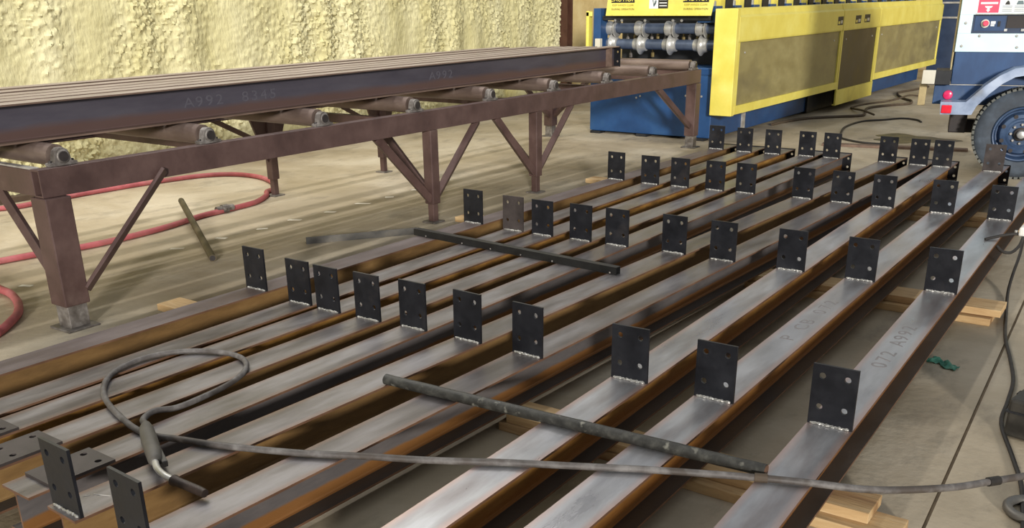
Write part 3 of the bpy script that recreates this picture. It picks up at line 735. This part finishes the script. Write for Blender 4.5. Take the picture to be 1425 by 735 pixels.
# local frame: x = along the side (right), y = away from the camera, z up; wheel face plane at y=0
def tb(x0, x1, y0, y1, z0, z1, name, mt, bevel=0.006, parent=None, label=None):
    b = MB(); b.box(x0, x1, y0, y1, z0, z1); return b.build(name, mt, parent or TR, bevel=bevel, label=label)
OF = 0.25
lower = tb(-0.638, 0.80, OF + .002, OF + 1.25, 0.80, 1.082, 'lower_body', 'navy_paint', 0.006)
# upper body with a recess for the controls (built as a frame around the opening)
upb = MB()
upb.box(-0.645, 0.80, OF + 0.06, OF + 1.25, 1.083, 2.40)
upb.box(-0.645, 0.80, OF, OF + 0.06, 1.083, 1.240)
upb.box(-0.645, 0.80, OF, OF + 0.06, 1.398, 2.40)
upb.box(-0.645, -0.535, OF, OF + 0.06, 1.240, 1.398)
upb.box(0.7, 0.80, OF, OF + 0.06, 1.240, 1.398)
upper = upb.build('upper_body', 'white_paint', TR, bevel=0.003)
tb(-0.66, -0.647, OF + 0.03, OF + 1.2, 0.92, 2.40, 'end_panel', 'tan_sheet', 0.003)
tb(-0.52, 0.7, OF - 0.002, OF + 0.0, 1.400, 1.408, 'recess_trim', 'galv', 0.0)
cp = tb(-0.534, 0.699, OF + 0.045, OF + 0.059, 1.241, 1.397, 'control_panel', 'navy_dark', 0.0)
YP = OF + 0.045
sub(cp, 'panel_field', 'navy_paint', lambda b: b.box(-0.515, -0.265, YP - .004, YP, 1.262, 1.385))
es = sub(cp, 'stop_button_ring', 'cream_sheet', lambda b: b.lathe([(0.036, 0), (0.036, 0.012), (0.030, 0.014)], (-0.429, YP - .004, 1.323), (0, -1, 0), 20), smooth=True)
sub(cp, 'stop_button', 'red_label', lambda b: b.lathe([(0.012, 0), (0.012, 0.02), (0.024, 0.024), (0.024, 0.036), (0.018, 0.042)], (-0.425, YP - .012, 1.325), (0, -1, 0), 18), smooth=True)
sub(cp, 'label_patch', 'white_print', lambda b: (b.box(-0.383, -0.345, YP - .0055, YP - .004, 1.318, 1.342), b.box(-0.383, -0.352, YP - .0055, YP - .004, 1.30, 1.315)))
sub(cp, 'switch', 'black_metal', lambda b: b.box(-0.325, -0.305, YP - .012, YP - .004, 1.298, 1.342))
sub(cp, 'dark_window', 'bore_dark', lambda b: b.box(-0.255, 0.6, YP - .006, YP, 1.285, 1.388))
for x in (-0.255, -0.12, 0.02): sub(cp, 'latch', 'chrome', lambda b: b.box(x - .012, x + .012, YP - .012, YP, 1.258, 1.278))
for (x, z) in ((-0.589, 1.329), (-0.595, 1.133), (-0.460, 1.220), (-0.143, 1.124), (-0.159, 1.220), (0.3, 1.13), (0.3, 1.22)):
    sub(upper, 'bolt', 'galv', lambda b: b.lathe([(0.012, 0), (0.012, 0.006), (0.005, 0.010)], (x, OF, z), (0, -1, 0), 8))
# red label with white bar and white downward arrow, pale text panel beside it
lb = sub(upper, 'red_label', 'red_label', lambda b: b.box(-0.508, -0.338, OF - .001, OF, 1.414, 1.56))
sub(lb, 'label_bar', 'white_print', lambda b: b.box(-0.49, -0.352, OF - .002, OF - .001, 1.486, 1.503))
sub(lb, 'label_arrow', 'white_print', lambda b: b.prism([(-0.455, 1.470), (-0.39, 1.470), (-0.40, 1.455), (-0.413, 1.452), (-0.413, 1.438), (-0.405, 1.438), (-0.423, 1.418), (-0.441, 1.438), (-0.433, 1.438), (-0.433, 1.452), (-0.445, 1.455)], 1, OF - .002, OF - .001))
tpn = sub(upper, 'text_panel', 'white_print', lambda b: b.box(-0.32, -0.02, OF - .001, OF, 1.414, 1.56))
for z in (1.425, 1.438, 1.452, 1.466):
    for x0, x1 in ((-0.312, -0.235), (-0.215, -0.13), (-0.11, -0.03)):
        sub(tpn, 'text_line', 'grey_print', lambda b: b.box(x0, x1, OF - .0018, OF - .001, z, z + 0.004))
sub(tpn, 'pictogram', 'black_print', lambda b: b.prism([(-0.295, 1.480), (-0.255, 1.480), (-0.262, 1.505), (-0.275, 1.515), (-0.288, 1.500)], 1, OF - .0018, OF - .001))
sub(tpn, 'pictogram', 'grey_print', lambda b: b.prism([(-0.205, 1.480), (-0.145, 1.480), (-0.155, 1.512), (-0.195, 1.512)], 1, OF - .0018, OF - .001))
# chassis
fr = tb(-0.772, 1.9, 0.20, 0.28, 0.625, 0.797, 'frame_rail', 'navy_paint', 0.006)
sub(fr, 'frame_lip', 'galv', lambda b: b.box(-0.772, 0.9, 0.195, 0.285, 0.7975, 0.803))
sub(fr, 'reflector', 'pink_lens', lambda b: b.lathe([(0.042, 0), (0.040, 0.012), (0.030, 0.018)], (-0.647, 0.20, 0.709), (0, -1, 0), 20), smooth=True, label='round pink-red reflector')
tb(-0.772, -0.70, 0.28, 1.35, 0.625, 0.797, 'rear_crossbar', 'navy_paint')
tb(-0.885, -0.775, 0.09, 0.13, 0.81, 0.93, 'bumper_plate', 'cream_sheet', 0.004)
tb(-0.775, -0.645, 0.12, 0.5, 0.803, 0.925, 'tool_box', 'black_metal', 0.004)
tb(-0.885, -0.775, 0.13, 0.22, 0.803, 0.83, 'bumper_bracket', 'black_metal', 0.0)
tb(-0.90, -0.835, 0.30, 0.36, 0.60, 0.803, 'hanger_bracket', 'tan_sheet', 0.004)
tb(-0.60, -0.45, 0.30, 0.75, 0.36, 0.62, 'leaf_spring_block', 'bore_dark', 0.01)
tb(-0.5, 0.6, 0.5, 0.62, 0.34, 0.46, 'axle', 'bore_dark', 0.01)
# fender: arched aluminium sheet over the wheel, extruded across the tyre width
def arc(cx, cz, r, a0, a1, n): return [(cx + r * math.cos(R(a0 + (a1 - a0) * i / n)), cz + r * math.sin(R(a0 + (a1 - a0) * i / n))) for i in range(n + 1)]
hubz = 0.40
outer = [(-0.70, 0.665), (-0.49, 0.669), (-0.36, 0.808), (-0.25, 0.900), (-0.14, 0.962), (0.0, 0.985), (0.20, 0.96), (0.42, 0.80), (0.56, 0.66), (0.62, 0.60)]
inner = [(0.56, 0.585), (0.50, 0.63), (0.36, 0.745), (0.17, 0.885), (0.0, 0.915), (-0.127, 0.890), (-0.22, 0.832), (-0.31, 0.745), (-0.40, 0.635), (-0.43, 0.560), (-0.69, 0.556)]
b = MB(); b.prism(outer + inner, 1, -0.02, -0.008)                 # face skirt
pl = outer + [(p[0], p[1] - 0.006) for p in outer[::-1]]
b.prism(pl, 1, -0.008, OF)                                         # top sheet
b.build('fender', 'fender_alu', TR, label='silver aluminium wheel fender')
tb(-0.685, -0.60, -0.032, -0.020, 0.568, 0.64, 'marker_light', 'red_lens', 0.008, label='square red marker light')
# wheel: tyre > rim, hub, nuts, tread blocks
RW = 0.40; wx, wz = 0.0, hubz
ty = MB()
ty.lathe([(0.235, 0.03), (0.245, 0.008), (0.285, 0.0), (0.335, 0.004), (0.368, 0.020), (0.388, 0.045), (0.388, 0.195), (0.368, 0.222), (0.30, 0.235), (0.235, 0.22)], (wx, 0, wz), (0, 1, 0), 64, cap0=False, cap1=False)
tyre = ty.build('wheel_tyre', 'rubber', TR, smooth=True)
tr_ = MB()
for i in range(54):
    a = 2 * math.pi * i / 54; c, s_ = math.cos(a), math.sin(a); tx = (-s_, c)
    for (ya, yb, sh) in ((0.030, 0.085, 0.0), (0.095, 0.145, 0.5), (0.155, 0.210, 0.0)):
        a2 = a + sh * 2 * math.pi / 54; c2, s2 = math.cos(a2), math.sin(a2)
        q = []
        for rr_, w_ in ((0.380, 0.0165), (0.400, 0.0145)):
            for dy in (ya, yb):
                for sg in (-1, 1):
                    q.append((wx + rr_ * c2 - sg * w_ * s2, dy, wz + rr_ * s2 + sg * w_ * c2))
        tr_.add(q, [(4, 5, 7, 6), (0, 1, 5, 4), (2, 6, 7, 3), (0, 4, 6, 2), (1, 3, 7, 5)])
tr_.build('tread_blocks', 'tread_dust', tyre)['kind'] = 'stuff'
rm = MB()
rm.lathe([(0.238, 0.014), (0.230, 0.004), (0.222, 0.006), (0.216, 0.035), (0.204, 0.085), (0.190, 0.090), (0.182, 0.060), (0.168, 0.040), (0.140, 0.034), (0.128, 0.045), (0.112, 0.040), (0.100, 0.050), (0.0, 0.050)], (wx, 0, wz), (0, 1, 0), 48, cap0=False)
rm.build('rim', 'rim_blue', tyre, smooth=True)
for i in range(8):
    a = 2 * math.pi * (i + .5) / 8
    sub(tyre, 'rim_slot', 'bore_dark', lambda b: b.lathe([(0.018, 0), (0.018, 0.012)], (wx + 0.160 * math.cos(a), 0.0455, wz + 0.160 * math.sin(a)), (0, -1, 0), 12))
    a = 2 * math.pi * i / 8
    sub(tyre, 'lug_nut', 'galv', lambda b: b.lathe([(0.013, 0), (0.013, 0.016), (0.008, 0.024)], (wx + 0.082 * math.cos(a), 0.05, wz + 0.082 * math.sin(a)), (0, -1, 0), 6))
sub(tyre, 'hub_ring', 'bore_dark', lambda b: b.lathe([(0.058, 0), (0.058, 0.03), (0.050, 0.034)], (wx, 0.05, wz), (0, -1, 0), 24), smooth=True)
sub(tyre, 'hub_cap', 'chrome', lambda b: b.lathe([(0.036, 0), (0.036, 0.05), (0.030, 0.062), (0.012, 0.066)], (wx, 0.03, wz), (0, -1, 0), 20), smooth=True)

# ------------------------------------------------------------------ things lying on the beams
ZT = BT + D6                    # top of the beam flanges (0.231)
# welding gun with its cable
WC = [(-2.735, 1.67), (-2.787, 1.692), (-2.819, 1.758), (-2.815, 1.845), (-2.816, 1.955), (-2.835, 2.085), (-2.879, 2.198), (-2.946, 2.276), (-3.032, 2.318), (-3.123, 2.319), (-3.22, 2.286), (-3.302, 2.222), (-3.353, 2.136), (-3.362, 2.041), (-3.329, 1.937), (-3.263, 1.854), (-3.171, 1.785), (-3.064, 1.733), (-2.932, 1.69), (-2.787, 1.655), (-2.68, 1.655), (-2.594, 1.682), (-2.472, 1.718), (-2.346, 1.763), (-2.162, 1.842), (-1.993, 1.931), (-1.782, 2.036), (-1.584, 2.151), (-1.384, 2.256), (-1.188, 2.359), (-0.992, 2.451), (-0.871, 2.504), (-0.738, 2.556)]
TAIL = [(-0.609, 2.618, .235), (-0.507, 2.704, .225), (-0.393, 2.836, .21), (-0.314, 2.956, .20), (-0.232, 3.08, .19), (-0.112, 3.278, .17), (0.25, 3.65, .06), (0.6, 3.9, .017)]
WG = thing('welding_gun', 'grey welding gun on its long looped cable lying across the beams', 'welding gun', (-2.6, 1.6, ZT))
wp_ = []
for i, (x, y) in enumerate(WC):
    z = 0.0118
    if i == 0: z = 0.033
    if i in (1, 2): z = 0.03
    if i in (19, 20): z = 0.0115
    wp_.append((x + 2.6, y - 1.6, z + 0.001))
wp_ += [(x + 2.6, y - 1.6, z - 0.231) for x, y, z in TAIL]
b = MB(); b.tube(smooth_path(wp_, 5), 0.0112, 12); b.build('cable', 'cable_grey', WG, smooth=True)
def wpt(x, y, z): return (x + 2.6, y - 1.6, z)
b = MB(); b.tube([wpt(-2.735, 1.668, .034), wpt(-2.70, 1.645, .034), wpt(-2.62, 1.60, .034), wpt(-2.53, 1.552, .034), wpt(-2.475, 1.520, .034), wpt(-2.465, 1.512, .034)], 0.02, 14, radii=[0.015, 0.024, 0.027, 0.026, 0.022, 0.014]); hd = b.build('handle', 'handle_grey', WG, smooth=True)
b = MB(); b.bar(wpt(-2.535, 1.575, .026), wpt(-2.44, 1.53, .026), 0.018, 0.022); b.build('trigger', 'handle_grey', hd, bevel=0.004)
b = MB(); b.tube(smooth_path([wpt(-2.472, 1.517, .034), wpt(-2.42, 1.488, .036), wpt(-2.365, 1.474, .034), wpt(-2.315, 1.474, .030)], 4), 0.0105, 12); b.build('neck', 'chrome', WG, smooth=True)
b = MB(); b.tube([wpt(-2.322, 1.474, .030), wpt(-2.315, 1.474, .0295), wpt(-2.30, 1.475, .029), wpt(-2.21, 1.481, .024), wpt(-2.185, 1.482, .022)], 0.015, 14, radii=[0.018, 0.018, 0.0145, 0.0145, 0.013]); b.build('nozzle', 'nozzle_dark', WG, smooth=True)
for (p, q) in (((-0.895, 2.494), (-0.86, 2.509)), ((-0.322, 2.944), (-0.298, 2.980))):
    z = .0135 if p[0] < -.6 else -.0305
    b = MB(); b.tube([wpt(p[0], p[1], z), wpt(q[0], q[1], z - (0 if p[0] < -.6 else .003))], 0.0145, 12); b.build('cable_sleeve', 'cord_brown' if p[0] < -.6 else 'cord_black', WG)

BR = thing('round_bar', 'dark grey rough round bar lying across the right beams', 'bar', (-1.6, 2.5, ZT))
b = MB(); n = 40; pts = []; rad = []
for i in range(n + 1):
    f_ = i / n; pts.append((-2.356 + 1.478 * f_ + 1.6, 2.455 + .086 * f_ - 2.5, 0.0212)); rad.append(0.0205 + random.uniform(-.0006, .0006))
b.tube(pts, 0.0205, 18, radii=rad); b.build('bar_body', 'bar_dark', BR, smooth=True)
b = MB(); b.lathe([(0.0175, 0), (0.0175, 0.003)], (-0.878 + 1.6, 2.541 - 2.5, .0212), (1, 0.058, 0), 16); b.build('cut_end', 'edge_rust', BR)

SQ = thing('square_tube', 'thin black square steel tube lying across the left beams', 'tube', (-3.1, 4.34, ZT))
p0 = Vector((-3.885 + 3.1, 4.406 - 4.34, 0.0215)); p1 = Vector((-2.376 + 3.1, 4.281 - 4.34, 0.0215))
b = MB(); d = (p1 - p0).normalized(); sx = d.cross(Vector((0, 0, 1))).normalized(); uz = Vector((0, 0, 1))
def ring(p, h): return [p + sx * (a * h) + uz * (c * h) for a, c in ((-1, -1), (1, -1), (1, 1), (-1, 1))]
H = 0.0205; hi = 0.0165
b.add(ring(p0, H) + ring(p1, H) + ring(p0, hi) + ring(p1, hi),
      [(0, 4, 5, 1), (1, 5, 6, 2), (2, 6, 7, 3), (3, 7, 4, 0), (8, 9, 13, 12), (9, 10, 14, 13), (10, 11, 15, 14), (11, 8, 12, 15),
       (0, 1, 9, 8), (1, 2, 10, 9), (2, 3, 11, 10), (3, 0, 8, 11), (4, 12, 13, 5), (5, 13, 14, 6), (6, 14, 15, 7), (7, 15, 12, 4)])
b.build('tube_body', 'tube_black', SQ)
for f_ in (0.07, 0.27, 0.42, 0.57, 0.72, 0.975):
    q = p0.lerp(p1, f_) + sx * H * 1.0 + Vector((0, 0, -0.012))
    b = MB(); b.lathe([(0.005, 0), (0.005, 0.003), (0.0025, 0.005)], q, sx, 8); b.build('rivet', 'cast_grey', SQ)

# ground clamp biting the rightmost beam, with its lead
GC = thing('ground_clamp', 'welding ground clamp with white grip on the rightmost beam edge', 'clamp', (-0.88, 6.15, ZT))
def gp(x, y, z): return (x + 0.88, y - 6.15, z)
b = MB(); b.tube(smooth_path([gp(-0.93, 6.10, .006), gp(-0.86, 6.17, .022), gp(-0.80, 6.22, .030), gp(-0.765, 6.24, .03)], 4), 0.009, 8, radii=None); b.build('upper_jaw', 'cord_black', GC, smooth=True)
b = MB(); b.tube(smooth_path([gp(-0.850, 6.03, -.012), gp(-0.815, 6.00, -.03), gp(-0.77, 6.02, -.035), gp(-0.745, 6.10, -.01), gp(-0.745, 6.20, .02)], 4), 0.009, 8); b.build('lower_jaw', 'cord_black', GC, smooth=True)
b = MB(); b.box(0.105, 0.24, 0.06, 0.20, 0.018, 0.075); b.build('grip', 'white_plastic', GC, bevel=0.012)
b = MB(); b.lathe([(0.010, 0), (0.010, 0.014)], (0.09, 0.09, .035), (0, 0, 1), 8); b.build('pivot_bolt', 'galv', GC)
lead = [(-0.745, 6.22, .02), (-0.735, 6.12, -.06), (-0.735, 5.98, -.15), (-0.72, 5.80, -.21)] + [(x, y, -.2215) for x, y in ((-0.655, 5.371), (-0.595, 5.003), (-0.521, 4.693), (-0.462, 4.411), (-0.440, 4.154), (-0.420, 3.90), (-0.33, 3.60), (-0.261, 3.359), (-0.2, 3.0))]
b = MB(); b.tube(smooth_path([gp(*p) for p in lead], 5), 0.0085, 8); b.build('lead', 'cord_black', GC, smooth=True)

# ------------------------------------------------------------------ things on the floor
def cable(name, label, cat, pts, r, mt, z=None, seg=8, sub_=5, group=None):
    z = r + 0.0005 if z is None else z
    P = [(p[0], p[1], p[2] if len(p) > 2 else z) for p in pts]
    c = Vector(P[0]); c.z = 0
    b = MB(); b.tube(smooth_path([Vector(p) - c for p in P], sub_), r, seg)
    return tag(b.build(name, mt, None, smooth=True, loc=c), label, cat, group)
H1 = [(-8.15, 3.3), (-8.06, 3.879), (-7.995, 4.09), (-8.038, 4.573), (-8.028, 5.141), (-7.969, 5.568), (-7.865, 5.907), (-7.651, 6.083), (-7.327, 6.093), (-6.98, 5.948), (-6.76, 5.78), (-6.69, 5.62), (-6.56, 5.50), (-6.409, 5.246), (-6.367, 4.897), (-6.35, 4.65), (-6.26, 4.316), (-6.218, 4.035), (-6.203, 3.731), (-6.227, 3.471), (-6.283, 3.294), (-6.327, 3.019), (-6.334, 2.7)]
HS = thing('air_hose', 'red air hose looping under the roller table with a metal coupling', 'hose', (-6.37, 4.9, 0))
b = MB(); b.tube(smooth_path([Vector((x + 6.37, y - 4.9, 0.0225)) for x, y in H1], 5), 0.0215, 10); b.build('hose_body', 'hose_red', HS, smooth=True)
b = MB(); b.lathe([(0.026, -0.08), (0.026, -0.03), (0.034, -0.028), (0.034, 0.028), (0.026, 0.03), (0.026, 0.08)], (0.0, 0.0, 0.035), (0.05, 1, 0), 12)
for s_ in (-1, 1): b.box(-0.045, 0.045, s_ * .02 - .008, s_ * .02 + .008, 0.028, 0.046)
b.build('coupling', 'cast_grey', HS, label='grey metal hose coupling')
cable('air_hose', 'pink-red hose bend at the left photo edge near the table leg', 'hose', [(-6.2, 2.72), (-5.919, 2.712), (-5.671, 2.67), (-5.512, 2.65), (-5.308, 2.581), (-5.111, 2.473), (-4.97, 2.344), (-4.892, 2.256), (-4.849, 2.177), (-4.84, 1.9)], 0.0235, 'hose_red', seg=10)

PP = thing('steel_pipe', 'dirty brown steel pipe lying over the red hose', 'pipe', (-5.9, 4.28, 0))
pa = Vector((-6.70 + 5.9, 4.735 - 4.28, .092)); pb = Vector((-5.174 + 5.9, 3.834 - 4.28, .0245))
b = MB(); dd = (pb - pa); L_ = dd.length
b.lathe([(0.019, 0), (0.024, 0.0), (0.024, L_), (0.019, L_), (0.019, L_ - .2)], pa, dd, 16, cap0=False, cap1=False); b.build('pipe_body', 'pipe_dirty', PP, smooth=True)
b = MB(); b.lathe([(0.0185, 0), (0.0185, 0.002)], pb - dd.normalized() * .003, dd, 14); b.build('bore', 'bore_dark', PP)

FB = thing('angle_iron', 'short grey angle iron on the floor left of the leftmost beam', 'angle iron', (-4.82, 4.86, 0))
b = MB(); p0 = Vector((-5.046 + 4.82, 4.535 - 4.86, 0)); p1 = Vector((-4.586 + 4.82, 5.191 - 4.86, 0)); d = (p1 - p0).normalized(); n_ = Vector((d.y, -d.x, 0))
pr_ = [(0, 0.0005), (0.05, 0.0005), (0.05, 0.006), (0.006, 0.006), (0.006, 0.05), (0, 0.05)]
vv = [p + n_ * -(a - .05) + Vector((0, 0, z)) for p in (p0, p1) for a, z in pr_]
# standing leg faces the camera side
b.add(vv, [tuple(range(6)), tuple(range(11, 5, -1))] + [(i, (i + 1) % 6, 6 + (i + 1) % 6, 6 + i) for i in range(6)])
b.build('angle_body', 'flat_steel', FB)

for i, y in enumerate((2.833, 3.928, 4.302, 4.672, 5.02, 5.384, 5.773, 6.102, 6.489)):  # thin white pieces laid in a row on the floor
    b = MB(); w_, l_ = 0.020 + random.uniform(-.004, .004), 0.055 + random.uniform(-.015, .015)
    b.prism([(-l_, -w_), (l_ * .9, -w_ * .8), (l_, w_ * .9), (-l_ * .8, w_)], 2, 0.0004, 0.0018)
    o = b.build('floor_mark', 'mark_white', None, loc=(-5.67 + random.uniform(-.015, .015), y, 0)); o.rotation_euler = (0, 0, R(random.uniform(25, 50)))
    tag(o, 'small white mark on the floor in a line along the roller table', 'tape mark', 'white marks along the table')

RG = MB(); rnd = random.Random(5)
nx, ny = 14, 5; vv = []
for i in range(nx + 1):
    for j in range(ny + 1):
        u_ = i / nx; w_ = (j / ny - .5)
        vv.append((-.08 + .16 * u_, w_ * .055 * (0.5 + 0.8 * abs(math.sin(u_ * 7))) + .015 * math.sin(u_ * 5), 0.004 + 0.016 * abs(noise.noise(Vector((u_ * 6, w_ * 5, 2.2)))) * 2))
RG.add(vv, [(i * (ny + 1) + j, (i + 1) * (ny + 1) + j, (i + 1) * (ny + 1) + j + 1, i * (ny + 1) + j + 1) for i in range(nx) for j in range(ny)])
o = RG.build('rag', 'rag_green', None, smooth=True, loc=(-0.77, 4.47, 0)); o.rotation_euler = (0, 0, R(-18))
sm = o.modifiers.new('thick', 'SOLIDIFY'); sm.thickness = 0.003
tag(o, 'crumpled green strip of rag on the floor right of the beams', 'rag')

# dark case and ring cut off by the right photo edge
CS = thing('tool_case', 'black ribbed case on the floor cut off by the right photo edge', 'case', (-0.185, 4.08, 0), R(-10))
b = MB(); b.box(-0.16, 0.25, -0.32, 0.34, 0.004, 0.16); b.build('case_body', 'case_black', CS, bevel=0.012)
for yy in (-.2, -.05, .1, .25):
    b = MB(); b.box(-0.168, -0.158, yy - .02, yy + .02, 0.02, 0.15); b.build('rib', 'case_black', CS, bevel=0.003)
b = MB(); b.box(-0.165, 0.255, -0.325, 0.345, 0.105, 0.113); b.build('lid_seam', 'black_metal', CS)
b = MB(); b.tube([Vector((0.075 * math.cos(2 * math.pi * i / 32), 0.075 * math.sin(2 * math.pi * i / 32), 0.0165)) for i in range(33)], 0.016, 10, cap=False)
tag(b.build('pipe_ring', 'flat_steel', None, smooth=True, loc=(-0.205, 3.20, 0)), 'grey metal ring on the floor at the lower right photo edge', 'ring')

# cords near the machine
cable('power_cord', 'dark cord with a thick end curling on the floor in front of the machine', 'cord',
      [(-2.95, 11.27), (-3.152, 11.285), (-3.361, 11.421), (-3.506, 11.616), (-3.692, 12.259), (-3.76, 12.707), (-3.736, 13.239), (-3.539, 13.529), (-3.378, 13.802), (-3.175, 13.731), (-3.062, 13.527)], 0.012, 'cord_black')
cable('power_cord', 'long brown cord snaking from the machine base to the trailer', 'cord',
      [(-4.617, 12.3), (-4.55, 12.839), (-4.409, 13.231), (-4.128, 13.575), (-3.944, 13.773), (-3.926, 13.977), (-4.091, 14.606), (-4.101, 14.927), (-3.938, 15.352), (-3.761, 15.679), (-3.841, 16.117), (-4.021, 16.399), (-4.253, 16.942), (-4.363, 17.449), (-4.256, 18.099), (-4.208, 18.752)], 0.018, 'cord_brown')
cable('power_cord', 'thin loop of brown cord at the foot of the yellow door', 'cord',
      [(-3.68, 13.54, .07), (-3.952, 13.963, .07), (-4.328, 14.70), (-4.36, 14.95), (-4.319, 15.381), (-4.173, 15.819), (-3.983, 15.919, .06), (-3.982, 16.549, .06), (-3.844, 16.884)], 0.014, 'cord_brown')
b = MB(); b.box(-0.75, 0.75, -0.06, 0.06, 0.0005, 0.026)
o = b.build('flat_bar', 'rusty_flat', None, bevel=0.002, loc=(-2.77, 11.11, 0)); o.rotation_euler = (0, 0, R(12.7))
tag(o, 'rusty brown flat bar on the floor beyond the beam ends', 'flat bar')
cy_ = []
for i in range(40):
    a = 2 * math.pi * i / 40; rr_ = 1.0 + 0.25 * math.sin(3 * a + 1) + 0.12 * math.sin(7 * a)
    cy_.append((0.42 * rr_ * math.cos(a), 0.36 * rr_ * math.sin(a)))
b = MB(); b.prism(cy_, 2, 0.0003, 0.0012)
tag(b.build('oil_stain', 'oil', None, loc=(-2.80, 11.95, 0)), 'dark olive oil stain on the floor behind the beam ends', 'oil stain')
